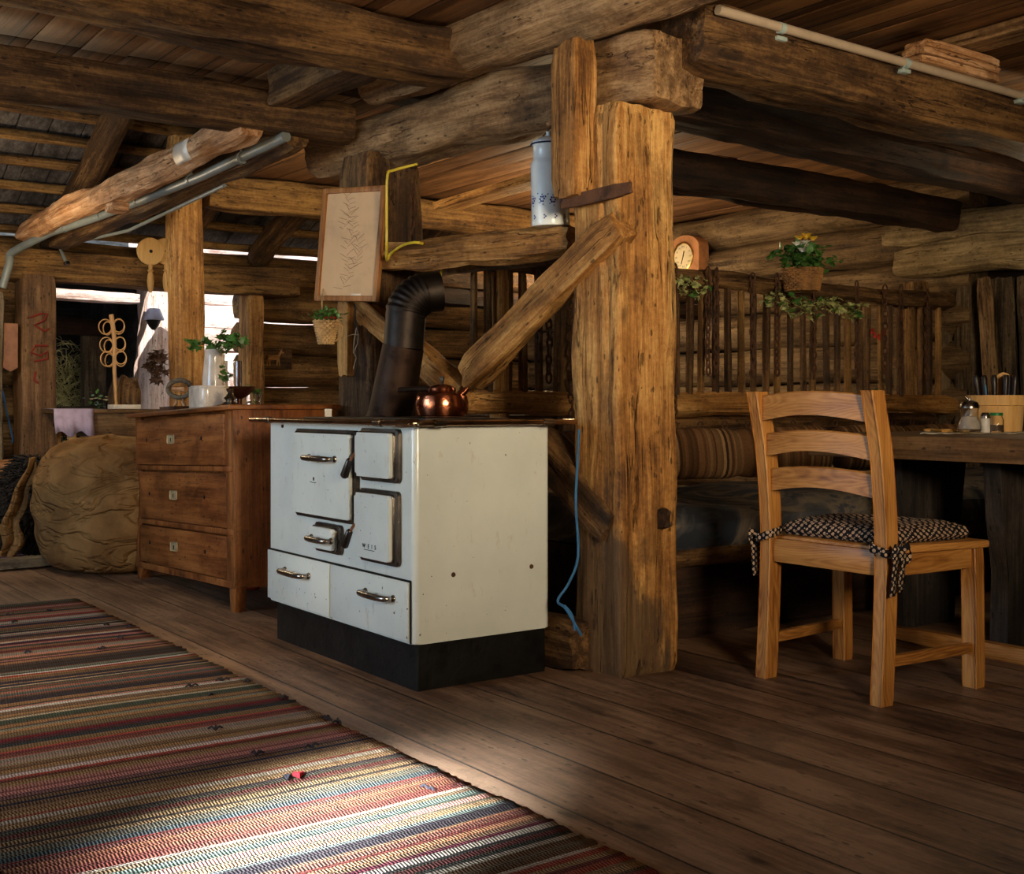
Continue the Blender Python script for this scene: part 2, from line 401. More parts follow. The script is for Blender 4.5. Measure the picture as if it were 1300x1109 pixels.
def prism(bm, pts, d0, d1, M=None, bev=0.0, mi=0):
    """polygon in local XZ, extruded along Y"""
    a = [bm.verts.new((x, d0, z)) for x, z in pts]; b = [bm.verts.new((x, d1, z)) for x, z in pts]
    fs = [bm.faces.new(a), bm.faces.new(b[::-1])]
    n = len(pts)
    for i in range(n): fs.append(bm.faces.new((a[i], b[i], b[(i+1) % n], a[(i+1) % n])))
    if bev:
        es = list({e for f in fs[:2] for e in f.edges})
        rb = bmesh.ops.bevel(bm, geom=es, offset=bev, segments=2, affect='EDGES', profile=0.5)
    vs = set(a+b)
    if bev: vs = {v for v in vs if v.is_valid} | {v for f in rb['faces'] for v in f.verts}
    if M is not None: bmesh.ops.transform(bm, matrix=M, verts=list(vs))
    for f in fs:
        if f.is_valid: f.material_index = mi
def nz(p, s=1.0, seed=0): return noise.noise(Vector((p[0]*s+seed*7.3, p[1]*s+seed*3.1, p[2]*s-seed*5.7)))
def add_timber(bm, p0, p1, w_, h_, rnd=1.0, amp=0.01, seed=0, seg=20, step=0.07, taper=1.0, bend=0.0, up=None, chop=0.012, mi=0, groove=()):
    """hewn log or beam from p0 to p1; rnd 1 = round, 0 = square"""
    p0, p1 = Vector(p0), Vector(p1); L = (p1-p0).length
    d, y, z = frame_axes(p1-p0, up or Vector((0, 0, 1)))
    n = max(3, int(L/step)+1)
    P = 2.0 if rnd >= 1 else 2.0+((1-rnd)**1.5)*16
    ang = []
    for k in range(seg):
        v_ = 4*(k+0.5)/seg; q_ = math.floor(v_); f_ = 2*(v_-q_)-1
        e_ = 1.0+0.9*(1-min(1, rnd))
        f_ = 0.5+0.5*math.copysign(abs(f_)**e_, f_)
        ang.append((q_+f_)*PI/2)
    rings = []
    for i in range(n+1):
        t = i/n; x = t*L
        sc_ = 1+(taper-1)*t
        if i == 0 or i == n: ends = 1-min(0.25, chop/max(w_, h_)*1.6)
        else: ends = 1.0
        if i == 0: xx = -chop*0.4
        elif i == n: xx = L+chop*0.4
        else: xx = x
        cy = bend*math.sin(PI*t) + amp*1.6*noise.noise(Vector((x*0.9, seed*3.3, 1.7)))
        cz = amp*1.6*noise.noise(Vector((x*0.9, seed*5.1, 9.7)))
        rg = []
        for ki, a in enumerate(ang):
            c_, s_ = math.cos(a), math.sin(a)
            q = (abs(c_)**P+abs(s_)**P)**(-1/P)
            yy, zz = c_*q*w_/2*sc_, s_*q*h_/2*sc_
            m_ = 1+(amp/max(w_, h_)*2)*(nz((x*1.6, c_*1.3, s_*1.3), 1.3, seed)*1.5+nz((x*6, c_*3, s_*3), 1.0, seed+4)*0.55)
            m_ *= ends
            if (ki+(1 if nz((x*1.1, ki, 0), 1.0, seed) > 0.25 else 0)) in groove and nz((x*0.8, ki*2.0, 3), 1, seed) > -0.25: m_ *= 0.93
            v = p0+d*(xx+ (chop*nz((c_*2, s_*2, i), 1, seed) if i in (0, n) else 0))+y*(yy*m_+cy)+z*(zz*m_+cz)
            rg.append(bm.verts.new(v))
        rings.append(rg)
    fs = []
    for a, b in zip(rings, rings[1:]):
        for k in range(seg): fs.append(bm.faces.new((a[k], a[(k+1) % seg], b[(k+1) % seg], b[k])))
    for rg, rev in ((rings[0], True), (rings[-1], False)):
        cc = sum((v.co for v in rg), Vector())/seg
        cv = bm.verts.new(cc)
        inn = [bm.verts.new(cc+(v.co-cc)*0.6) for v in rg]
        for k in range(seg):
            k2 = (k+1) % seg
            fs.append(bm.faces.new((rg[k], rg[k2], inn[k2], inn[k])))
            fs.append(bm.faces.new((inn[k], inn[k2], cv)))
    if mi:
        for f in fs: f.material_index = mi
def timber(name, p0, p1, w_, h_, m, label=None, cat=None, parent=None, group=None, **k):
    """one timber as one object, its own X along the length"""
    p0, p1 = Vector(p0), Vector(p1); L = (p1-p0).length
    d, y, z = frame_axes(p1-p0)
    bm = B(); add_timber(bm, (0, 0, 0), (L, 0, 0), w_, h_, **k)
    o = obj(name, bm, m, parent)
    M = Matrix((d, y, z)).transposed().to_4x4(); M.translation = p0
    o.matrix_world = M
    if parent: o.matrix_parent_inverse = Matrix.Identity(4); o.matrix_basis = M
    if label: tag(o, label, cat, group)
    return o
def leafshape(kind):
    if kind == 'ivy':
        return [(0, 0), (0.32, -0.12), (0.62, 0.08), (0.42, 0.34), (0.52, 0.62), (0.2, 0.62), (0, 1.05), (-0.2, 0.62), (-0.52, 0.62), (-0.42, 0.34), (-0.62, 0.08), (-0.32, -0.12)]
    return [(0, 0), (0.30, 0.3), (0.32, 0.6), (0, 1.05), (-0.32, 0.6), (-0.30, 0.3)]
def leaf(bm, p, d, s, kind='ivy', mi=0, fold=0.25, rng=random):
    d = Vector(d).normalized()
    up = Vector((rng.uniform(-0.5, 0.5), rng.uniform(-0.5, 0.5), 1)).normalized()
    x = d.cross(up)
    if x.length < 1e-3: x = Vector((1, 0, 0))
    x.normalize(); n = x.cross(d)
    sh = leafshape(kind)
    c = bm.verts.new(Vector(p)+d*s*0.4)
    vs = [bm.verts.new(Vector(p)+x*a*s+d*b_*s+n*(abs(a)*fold-0.15*b_*b_)*s) for a, b_ in sh]
    for i in range(len(vs)):
        f = bm.faces.new((c, vs[i], vs[(i+1) % len(vs)])); f.material_index = mi
def foliage(name, pts, m, parent=None, s=0.03, n=40, spread=0.03, kind='ivy', seed=1, stemr=0.0018, loc=None):
    """leafy stem(s) along polylines"""
    rng = random.Random(seed); bm = B()
    for line in pts:
        line = [Vector(p) for p in line]
        if stemr: tube(bm, line, stemr, 5)
        for _ in range(max(1, n//len(pts))):
            i = rng.randrange(len(line)-1); t = rng.random()
            p = line[i].lerp(line[i+1], t)+Vector([rng.uniform(-spread, spread) for _ in range(3)])
            d = Vector((rng.uniform(-1, 1), rng.uniform(-1, 1), rng.uniform(-0.7, 0.9)))
            leaf(bm, p, d, s*rng.uniform(0.6, 1.2), kind, 0 if rng.random() < 0.75 else (1 if isinstance(m, list) else 0), rng=rng)
    return obj(name, bm, m, parent, loc=loc, smooth=False, recalc=False)
def arc(c, r, a0, a1, n, ax='XZ'):
    out = []
    for i in range(n+1):
        a = a0+(a1-a0)*i/n; u, v = r*math.cos(a), r*math.sin(a)
        if ax == 'XZ': out.append((c[0]+u, c[1], c[2]+v))
        elif ax == 'YZ': out.append((c[0], c[1]+u, c[2]+v))
        else: out.append((c[0]+u, c[1]+v, c[2]))
    return out
def smooth(p, n=4):
    p = [Vector(q) for q in p]; out = []
    for i in range(len(p)-1):
        a, b, c, d = p[max(i-1, 0)], p[i], p[i+1], p[min(i+2, len(p)-1)]
        for k in range(n):
            t = k/n; out.append(.5*((2*b)+(c-a)*t+(2*a-5*b+4*c-d)*t*t+(3*b-a-3*c+d)*t**3))
    return out+[p[-1]]

# ================================================================== SETTING
# floor: worn planks running along Y
bm = B(); box(bm, (-2.6, -2.6, -0.08), (6.75, 9.2, 0.0))
struct('floor', bm, wood('floor_plank', hexc(62, 44, 33), hexc(108, 80, 60), hexc(144, 112, 86), 'Y', 0.5, 0.7, 0.35, plank=('X', 0.235), spec=0.45))
# ground outside
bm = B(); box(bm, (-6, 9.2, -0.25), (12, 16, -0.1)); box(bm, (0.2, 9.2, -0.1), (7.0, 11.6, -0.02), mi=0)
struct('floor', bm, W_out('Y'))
# ceiling boards above the beams, with narrow gaps
bm = B(); x = -2.6; i = 0
rng = random.Random(3)
while x < 6.7:
    j = rng.uniform(-0.004, 0.004)
    box(bm, (x+0.002, -2.6, 2.36+j), (x+0.188, 5.0, 2.385+j), 0.002)
    x += 0.19
x = -2.6
while x < 2.8:
    box(bm, (x+0.002, 5.0, 2.36), (x+0.188, 5.45, 2.385), 0.002); x += 0.19
x = 2.84
while x < 6.7:
    j = rng.uniform(-0.004, 0.004)
    box(bm, (x+0.002, 5.0, 2.36+j), (x+0.188, 7.3, 2.385+j), 0.002)
    x += 0.19
struct('ceiling', bm, W_board('Y'))
bm = B(); box(bm, (-2.6, -2.6, 2.40), (6.9, 5.0, 2.44)); box(bm, (-2.6, 5.0, 2.40), (2.84, 5.45, 2.42)); box(bm, (2.84, 5.0, 2.40), (6.9, 7.3, 2.44)); struct('ceiling', bm, W_black('Y'))
# far log wall (runs along X) with the doorway
YF = 8.9
DL, DR, DT = 2.27, 3.74, 1.78
bm = B(); z = 0.0; rng = random.Random(5); k = 0
LH = 0.262
while z < 2.05:
    zc = z+LH/2; y = YF+0.12+rng.uniform(-0.02, 0.02)
    if zc < DT:
        add_timber(bm, (-2.6, y, zc), (DL, y, zc), 0.28, LH*1.01, 1.0, 0.013, k, 16, 0.15)
        add_timber(bm, (DR, y, zc), (6.6, y, zc), 0.28, LH*1.01, 1.0, 0.013, k+40, 16, 0.15)
    else:
        add_timber(bm, (-2.6, y, zc), (6.6, y, zc), 0.28, LH*1.01, 1.0, 0.013, k, 16, 0.15)
    z += LH; k += 1
struct('wall_back', bm, W_wall('X'))
bm = B(); box(bm, (4.9, 9.12, 0), (6.8, 9.16, 2.09)); box(bm, (-2.6, 9.12, 0), (1.9, 9.16, 2.09)); struct('wall_back', bm, W_black('X'))
# right log wall (runs along Y)
XW = 6.54
bm = B(); z = 0.0
k = 0
while z < 2.3:
    zc = z+LH/2
    add_timber(bm, (XW+0.12+rng.uniform(-0.02, 0.02), 9.0, zc), (XW+0.12, 4.35, zc), 0.28, LH*1.02, 1.0, 0.014, 60+k, 16, 0.15)
    z += LH; k += 1
struct('wall_right', bm, wood('old_wall_log', hexc(60, 44, 28), hexc(112, 88, 58), hexc(150, 122, 84), 'Y', 0.75, 1.3, 0.8))
# nearer part of the right wall: upright bark-covered poles under a plate log
bm = B(); y = 4.86; k = 0
while y > -2.5:
    r_ = rng.uniform(0.10, 0.15)
    add_timber(bm, (XW+0.05+rng.uniform(0, .03), y, 0), (XW+0.05, y+rng.uniform(-0.05, 0.06), 1.66), r_, r_, 1.0, 0.014, 200+k, 12, 0.14)
    y -= r_*1.13; k += 1
struct('wall_right', bm, wood('bark_pole', hexc(44, 34, 24), hexc(88, 72, 52), hexc(134, 114, 84), 'Z', 0.85, 1.5, 1.0))
bm = B(); box(bm, (XW+0.19, -2.6, 0), (XW+0.23, 9.0, 2.4)); struct('wall_right', bm, W_black('Y'))
bm = B(); box(bm, (XW+0.26, -2.6, 0), (XW+0.30, 9.2, 4.6)); struct('wall_right', bm, W_black('Y'))
# walls the photo does not show: left wall with windows, and behind the viewer
bm = B()
box(bm, (-2.65, -2.6, 0), (-2.5, 2.0, 4.2)); box(bm, (-2.65, 2.0, 0), (-2.5, 9.2, 0.8)); box(bm, (-2.65, 2.0, 2.1), (-2.5, 9.2, 4.2)); box(bm, (-2.65, 5.6, 0.8), (-2.5, 9.2, 2.1))
struct('wall_left', bm, W_wall('Y'))
bm = B(); box(bm, (-2.65, -2.75, 0), (6.9, -2.6, 4.2)); struct('wall_front', bm, W_wall('X'))
# roof over the back part: laths and shingle rows on a slope, over rafters
bm = B(); bm2 = B()
ang = R(21); ye, ze = 9.06, 2.155
U = Vector((0, -math.cos(ang), math.sin(ang))); N = Vector((0, math.sin(ang), math.cos(ang)))
row = 0; t = 0.0; rng = random.Random(9)
while t < 6.4:
    x = -2.6+rng.uniform(-0.2, 0)
    while x < 6.8:
        ww = rng.uniform(0.10, 0.24)
        o_ = Vector((0, ye, ze))+U*t
        M = Matrix((Vector((1, 0, 0)), U, N)).transposed().to_4x4(); M.translation = o_+Vector((x, 0, 0))
        tilt = 0.05+rng.uniform(-0.012, 0.012)
        box(bm, (0.004, -0.03, 0.0), (ww-0.004, 0.42, 0.022), 0, M @ Matrix.Rotation(tilt, 4, 'X') @ Matrix.Translation((0, 0, rng.uniform(0, .012))))
        x += ww
    o_ = Vector((0, ye, ze))+U*(t+0.08)-N*0.035
    add_timber(bm2, o_+Vector((-2.6, 0, 0)), o_+Vector((6.8, 0, 0)), 0.085*rng.uniform(.7, 1.2), 0.06, 0.6, 0.008, 300+row, 8, 0.35)
    t += 0.30; row += 1
struct('ceiling', bm, wood('shingle', hexc(30, 26, 24), hexc(66, 60, 58), hexc(104, 98, 96), 'Y', 0.7, 0.8, 0.5, spec=0.5))
struct('ceiling', bm2, W_wall('X'))
bm = B()
M = Matrix((Vector((1, 0, 0)), U, N)).transposed().to_4x4(); M.translation = Vector((0, ye, ze))
box(bm, (-2.7, -0.05, 0.10), (7.0, 6.6, 0.13), 0, M); struct('ceiling', bm, W_black('Y'))
bm = B(); box(bm, (-2.65, 3.4, 2.4), (6.9, 3.5, 4.8)); struct('wall_front', bm, W_black('X'))

# ================================================================== BEAMS, POSTS, BRACES
timber('wooden_post', (2.70, 3.12, 0.0), (2.685, 3.12, 1.90), 0.25, 0.265, W_mainpost(), 'thick hewn golden post standing beside the white stove', 'post', rnd=0.10, amp=0.011, seed=1, seg=64, step=0.03, groove=(28, 19))
timber('wooden_post', (2.72, 4.86, 0.0), (2.70, 4.86, 2.04), 0.27, 0.28, W_beam(), 'dark square post behind the stove pipe, a framed sheet hanging on it', 'post', rnd=0.3, amp=0.016, seed=2, seg=32)
lgb = timber('log_beam', (2.76, 5.50, 2.19), (2.72, 3.18, 2.035), 0.27, 0.25, W_log(), 'long grey weathered log carried by the two big posts', 'beam', rnd=0.85, amp=0.022, seed=3, seg=36, step=0.04)
bm = B(); add_timber(bm, (2.24, 0.0, -0.005), (2.58, 0.04, 0.0), 0.265, 0.235, 0.12, 0.012, 77, 40, 0.04)
he = obj('hewn_end', bm, W_log(), lgb); he['label'] = 'square hewn end'
timber('log_beam', (2.55, 4.62, 2.33), (2.68, -0.6, 2.22), 0.24, 0.25, W_log(), 'upper grey log with a rounded end, lying over the posts log', 'beam', rnd=1.0, amp=0.02, seed=4, seg=32, step=0.05)
b0 = onX(727, 248, 2.50); b1 = onX(727, 54, 2.50)
timber('post_plank', (2.515, b0.y+.02, b0.z), (2.515, b0.y+0.02, 2.12), 0.135, 0.10, W_post(), 'short upright plank fixed to the post, half hiding the enamel can', 'plank', rnd=0.1, amp=0.004, seed=5, seg=24)
timber('iron_bar', onX(716, 258, 2.50), onX(800, 238, 2.55), 0.02, 0.045, RUST(), 'rusty flat iron bar sticking out of the golden post', 'bar', rnd=0.1, amp=0.0006, seed=6, seg=12)
timber('timber_brace', onX(790, 288, 2.575), onX(598, 478, 2.575), 0.10, 0.115, W_post(), 'slanting brace running from the golden post down towards the copper kettle', 'brace', rnd=0.45, amp=0.012, seed=7, seg=24)
timber('timber_brace', onX(455, 385, 2.62), onX(590, 500, 2.62), 0.11, 0.12, W_post(), 'slanting brace running down right from behind the stove pipe', 'brace', rnd=0.5, amp=0.012, seed=8, seg=24)
timber('timber_brace', onX(686, 556, 2.62), onX(785, 668, 2.60), 0.12, 0.13, W_beam(), 'low slanting brace between the stove and the foot of the golden post', 'brace', rnd=0.6, amp=0.014, seed=9, seg=24)
timber('sill_timber', (2.545, 4.75, 0.09), (2.545, 3.15, 0.085), 0.13, 0.17, W_beam(), 'dark sill timber on the floor between stove and golden post', 'beam', rnd=0.5, amp=0.012, seed=10, seg=24)
timber('cross_log', onX(484, 327, 2.62), onX(726, 303, 2.66), 0.105, 0.115, W_post(), 'knobbly horizontal log under the enamel can, between the two big posts', 'beam', rnd=1.0, amp=0.02, seed=11, seg=24, step=0.04)
timber('cross_log', onX(500, 339, 2.82), onX(720, 322, 2.82), 0.08, 0.09, W_beam(), 'thinner dark log just behind and below the knobbly log', 'beam', rnd=1.0, amp=0.014, seed=12, seg=20)
# overhead beams along X
timber('ceiling_beam', (-0.5, 4.0, 2.30), (2.56, 4.0, 2.265), 0.22, 0.19, W_beam(), 'rough dark ceiling beam ending against the rounded end of the upper log', 'beam', rnd=0.35, amp=0.024, seed=13, seg=32)
timber('ceiling_beam', (-0.5, 4.96, 2.17), (2.58, 4.96, 2.205), 0.20, 0.18, W_beam(), 'long dark ceiling beam crossing above the gray pipe, upper left', 'beam', rnd=0.3, amp=0.014, seed=14, seg=32)
timber('ceiling_beam', (2.22, 4.12, 2.275), (2.22, 4.85, 2.275), 0.16, 0.16, W_beam(), 'short trimmer timber between two long ceiling beams, upper left', 'beam', rnd=0.2, amp=0.008, seed=151, seg=20)
timber('ceiling_beam', (2.32, 4.75, 2.325), (3.0, 4.755, 2.325), 0.16, 0.07, W_black(), 'short sooty timber on top of the long dark beam', 'beam', rnd=0.2, amp=0.008, seed=15, seg=20)
timber('ceiling_beam', (2.78, 2.93, 2.11), (6.6, 2.90, 2.06), 0.22, 0.21, W_beam(), 'heavy ceiling beam right of the golden post, carrying the white pipe', 'beam', rnd=0.35, amp=0.02, seed=16, seg=32)
timber('ceiling_beam', (3.0, 3.60, 2.15), (6.0, 3.60, 2.09), 0.20, 0.18, W_black(), 'sooty round-ended ceiling beam behind the heavy right beam', 'beam', rnd=0.6, amp=0.02, seed=17, seg=28)
timber('ceiling_beam', (3.40, 4.42, 2.075), (6.5, 4.45, 2.06), 0.19, 0.19, W_black(), 'sooty ceiling beam right above the railing', 'beam', rnd=0.4, amp=0.018, seed=18, seg=28)
# timbers seen behind, over the picture and left of it
timber('ceiling_beam', (2.78, 7.22, 2.25), (6.4, 7.22, 2.25), 0.18, 0.2, W_wall(), 'cross beam far back between round pale post and framed sheet', 'beam', rnd=0.3, amp=0.014, seed=20, seg=24)
timber('plate_log', (XW-0.02, 4.82, 1.80), (XW-0.04, -0.6, 1.78), 0.20, 0.22, wood('plate_wood', hexc(70, 56, 36), hexc(128, 106, 70), hexc(170, 146, 104), 'X', 0.75, 1.2, 0.8), 'big greyish plate log along the top of the pole wall', 'beam', rnd=0.8, amp=0.02, seed=21, seg=28)
timber('plate_log', (XW+0.03, 4.95, 2.01), (XW+0.02, -0.6, 1.98), 0.18, 0.2, wood('plate_wood', hexc(70, 56, 36), hexc(128, 106, 70), hexc(170, 146, 104), 'X', 0.75, 1.2, 0.8), 'second greyish log lying on the plate log, upper right', 'beam', rnd=0.9, amp=0.02, seed=22, seg=24)
timber('pale_pole', (6.47, 4.06, 0.0), (6.47, 4.20, 1.66), 0.085, 0.085, W_log(), 'pale slim pole leaning against the dark pole wall, right of the railing', 'pole', rnd=1.0, amp=0.01, seed=233, seg=16)
pg_ = onY(840, 658, 2.985)
timber('post_peg', (pg_.x, 3.01, pg_.z), (pg_.x, 2.965, pg_.z), 0.045, 0.07, W_black(), 'small dark wooden peg near the right edge of the golden post', 'peg', rnd=0.2, amp=0.003, seed=234, seg=12)
timber('corner_post', (6.38, 4.62, 0), (6.38, 4.62, 1.66), 0.15, 0.15, W_wall(), 'post standing in the corner where railing meets pole wall', 'post', rnd=0.8, amp=0.012, seed=23, seg=20)
# raised plank and stack of short boards at the upper right
timber('ceiling_plank', (4.22, 3.3, 2.33), (4.18, 0.2, 2.33), 0.15, 0.05, W_log(), 'sawn plank nailed under the ceiling boards, upper right', 'plank', rnd=0.0, amp=0.003, seed=24, seg=24)
for q in range(3):
    timber('board_offcut', (3.90+q*0.015, 2.84, 2.222+q*0.034), (4.40, 2.84, 2.218+q*0.034), 0.12, 0.030, W_pale(), ['short orange board lying on the heavy right beam, lowest of three', 'short orange board between two others on the heavy right beam', 'short orange board topmost of three on the heavy right beam'][q], 'board', group='short boards lying on the heavy beam', rnd=0.0, amp=0.003, seed=25+q, seg=16)
# left: purlin logs, third post
timber('purlin_log', (1.98, 8.45, 2.055), (2.095, 4.92, 2.125), 0.145, 0.145, W_pale(), 'peeled bright log running up right above the gray pipe', 'beam', rnd=1.0, amp=0.015, seed=30, seg=28, step=0.05)
timber('purlin_log', (2.17, 8.3, 2.00), (2.31, 4.93, 2.11), 0.14, 0.12, W_beam(), 'rough dark log just behind the peeled bright log', 'beam', rnd=0.7, amp=0.016, seed=31, seg=24)
timber('wooden_post', (2.66, 7.2, 0), (2.62, 7.2, 2.55), 0.20, 0.19, W_post(), 'round pale post behind the chest of drawers', 'post', rnd=0.75, amp=0.01, seed=32, seg=28)
timber('log_peg', (1.94, 6.42, 1.955), (2.02, 6.42, 1.955), 0.15, 0.05, W_pale(), 'small orange wedge block under the peeled bright log', 'block', rnd=0.1, amp=0.003, seed=33, seg=16)
# rafters
def rafter(x, t0, t1, label, seed, d=0.165, m=None):
    a = Vector((x, ye, ze))+U*t0-N*0.155; b = Vector((x, ye, ze))+U*t1-N*0.155
    timber('rafter', a, b, d, d, m or W_beam(), label, 'rafter', group='rafters under the shingle roof', rnd=0.9, amp=0.012, seed=seed, seg=20)
rafter(2.27, 0.12, 3.9, 'round rafter under the shingles, leftmost, above the peeled log', 34)
rafter(3.15, 0.12, 3.9, 'rafter behind the round pale post', 35)
rafter(3.83, 0.12, 3.9, 'rafter with flaking bark left of the framed sheet', 36)
rafter(5.1, 0.12, 3.9, 'rafter far back at the right', 37)
rafter(1.2, 0.12, 3.9, 'rafter at the far left edge of the roof', 38)

# doorway frame timbers
bm = B()
add_timber(bm, (DL-0.15, 8.72, 0), (DL-0.15, 8.72, 1.80), 0.22, 0.24, 0.15, 0.008, 50, 24, 0.1)
o = struct('door_1', bm, wood('jamb', hexc(72, 50, 30), hexc(112, 82, 54), hexc(148, 114, 80), 'Z', 0.7, 1.2, 0.8))
bm = B()
add_timber(bm, (DR+0.03, 8.84, 0), (DR+0.03, 8.84, DT+0.0), 0.20, 0.13, 0.2, 0.008, 51, 20, 0.1)
struct('trim_1', bm, W_post('Z'))
bm = B()
add_timber(bm, (1.2, 8.75, 1.885), (4.1, 8.75, 1.86), 0.2, 0.22, 0.4, 0.01, 52, 20, 0.12)
struct('trim_2', bm, W_wall('X'))
timber('side_stud', (1.80, 8.60, 0), (1.82, 8.60, 1.66), 0.12, 0.12, W_grey(), 'slim grey timber left of the wide door jamb with red marks', 'post', rnd=0.3, amp=0.01, seed=53, seg=16)
# red painted marks on the jamb
bm = B()
jy = 8.60
for (z0, pts) in ((1.50, [(-.07, 0), (0, .03), (.05, .03), (.02, -.02), (-.04, -.05), (.03, -.09), (.06, -.07)]), (1.28, [(.05, .03), (-.03, .03), (-.06, -.02), (0, -.04), (.05, -.01), (.05, -.06), (-.04, -.08)]), (1.10, [(-.03, .03), (-.04, -.03), (-.01, -.05)])):
    tube(bm, [(DL-0.15+a, jy, z0+b_) for a, b_ in pts], 0.008, 6)
jm = obj('painted_mark', bm, plain('red_paint', hexc(130, 38, 24), 0.7), o); jm['label'] = 'red painted marks'

# ================================================================== OUTSIDE THE DOORWAY
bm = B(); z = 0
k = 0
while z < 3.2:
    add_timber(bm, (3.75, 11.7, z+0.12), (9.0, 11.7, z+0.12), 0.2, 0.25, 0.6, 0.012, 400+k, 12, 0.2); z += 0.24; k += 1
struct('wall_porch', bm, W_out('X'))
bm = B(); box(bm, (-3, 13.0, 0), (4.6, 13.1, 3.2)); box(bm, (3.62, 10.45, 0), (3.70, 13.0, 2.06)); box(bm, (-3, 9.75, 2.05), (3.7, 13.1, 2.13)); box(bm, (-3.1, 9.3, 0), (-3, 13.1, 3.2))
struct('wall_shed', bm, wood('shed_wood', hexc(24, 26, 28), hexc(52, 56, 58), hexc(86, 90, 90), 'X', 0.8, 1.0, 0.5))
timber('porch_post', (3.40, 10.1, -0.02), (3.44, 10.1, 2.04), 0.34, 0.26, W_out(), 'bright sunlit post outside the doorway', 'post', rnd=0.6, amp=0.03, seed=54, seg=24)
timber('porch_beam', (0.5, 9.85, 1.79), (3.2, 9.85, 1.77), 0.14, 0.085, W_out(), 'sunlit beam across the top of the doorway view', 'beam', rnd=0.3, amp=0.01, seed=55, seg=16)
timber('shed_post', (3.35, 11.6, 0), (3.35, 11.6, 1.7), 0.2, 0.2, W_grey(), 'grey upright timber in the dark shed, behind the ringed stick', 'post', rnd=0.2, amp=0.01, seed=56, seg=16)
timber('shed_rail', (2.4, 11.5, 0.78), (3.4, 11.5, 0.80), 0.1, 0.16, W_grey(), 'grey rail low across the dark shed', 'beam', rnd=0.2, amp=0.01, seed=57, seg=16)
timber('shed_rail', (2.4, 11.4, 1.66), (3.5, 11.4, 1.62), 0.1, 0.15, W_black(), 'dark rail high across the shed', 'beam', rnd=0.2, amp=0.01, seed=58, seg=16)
bm = B(); rng = random.Random(4)
for _ in range(900):
    p = Vector((3.22+rng.gauss(0, .2), 12.3+rng.uniform(-.2, .2), 1.1+rng.gauss(0, .2)))
    d = Vector((rng.uniform(-1, 1), rng.uniform(-1, .2), rng.uniform(-1, 1)))*0.09
    tube(bm, [p, p+d, p+d*1.6+Vector((0, 0, -0.03))], 0.004, 3, cap=False)
o = obj('hay_heap', bm, plain('hay', hexc(214, 214, 160), 0.9), smooth=False)
tag(o, 'loose pale hay heaped in the dark shed', 'hay'); o['kind'] = 'stuff'

# ================================================================== STOVE
SX, SY0, SY1 = 1.915, 3.22, 4.32
st = thing('kitchen_stove', 'white enamelled wood burning kitchen stove on a black plinth', 'stove', (SX, SY0, 0))
def rbox(bm, lo, hi, rv, seg=8, bev=0.0):
    """box whose four upright edges (along Z) are rounded"""
    (x0, y0, z0), (x1, y1, z1) = lo, hi
    pts = []
    for cx, cy, a0 in ((x1-rv, y1-rv, 0), (x0+rv, y1-rv, 90), (x0+rv, y0+rv, 180), (x1-rv, y0+rv, 270)):
        for k in range(seg+1):
            a = R(a0+90*k/seg); pts.append((cx+rv*math.cos(a), cy+rv*math.sin(a)))
    a = [bm.verts.new((x, y, z0)) for x, y in pts]; b = [bm.verts.new((x, y, z1)) for x, y in pts]
    f1 = bm.faces.new(a[::-1]); f2 = bm.faces.new(b)
    for i in range(len(a)): bm.faces.new((a[i], a[(i+1) % len(a)], b[(i+1) % len(a)], b[i]))
    if bev: bmesh.ops.bevel(bm, geom=list(f1.edges)+list(f2.edges), offset=bev, segments=3, affect='EDGES', profile=0.5)
DX, DY = 0.535, 1.10
bm = B(); rbox(bm, (0, 0, 0.15), (DX, DY, 0.835), 0.022, bev=0.004); obj('stove_body', bm, enamel(), st)
bm = B(); rbox(bm, (0.02, 0.015, 0.0), (DX-0.01, DY-0.03, 0.152), 0.006); pl = obj('plinth', bm, BLACK(), st); pl['label'] = 'black plinth'
bm = B(); rbox(bm, (-0.02, -0.02, 0.835), (DX+0.01, DY+0.02, 0.852), 0.02, bev=0.004)
obj('cooktop', bm, metal('hot_plate', hexc(110, 84, 62), 0.38), st)
bm = B(); box(bm, (0.10, 0.10, 0.851), (0.44, 1.0, 0.857), 0.002); box(bm, (0.11, 0.11, 0.855), (0.43, 0.55, 0.859), 0.001); lathe(bm, [(0, .862), (.1, .862), (.105, .858)], 32, T((.27, .33, 0))); obj('hot_plate', bm, metal('plate_iron', hexc(70, 62, 54), 0.5), st)
# chrome rail round the top
bm = B(); rz = 0.846; pts = [(DX+0.07, -0.052, rz), (0.0, -0.052, rz), (-0.03, -0.048, rz), (-0.052, -0.03, rz), (-0.055, 0.0, rz), (-0.055, DY+0.045, rz)]
tube(bm, pts, 0.0095, 12)
rl = obj('top_rail', bm, metal('rail_chrome', hexc(176, 148, 120), 0.16), st)
for (x, y, rx) in ((-0.03, 0.13, 'x'), (-0.03, DY-0.12, 'x'), (0.06, -0.03, 'y'), (DX-0.05, -0.03, 'y')):
    bm = B()
    if rx == 'x': tube(bm, [(-0.055, y, rz), (-0.02, y, rz)], 0.008, 8); tube(bm, [(-0.055, y-0.02, rz), (-0.055, y+0.02, rz)], 0.013, 12)
    else: tube(bm, [(x, -0.052, rz), (x, -0.018, rz)], 0.008, 8); tube(bm, [(x-0.02, -0.052, rz), (x+0.02, -0.052, rz)], 0.013, 12)
    obj('rail_bracket', bm, CHROME(), st)
bm = B(); tube(bm, [(-0.050, 0.012, rz), (-0.044, -0.028, rz), (-0.012, -0.05, rz)], 0.014, 12); obj('rail_corner', bm, CHROME(), st)
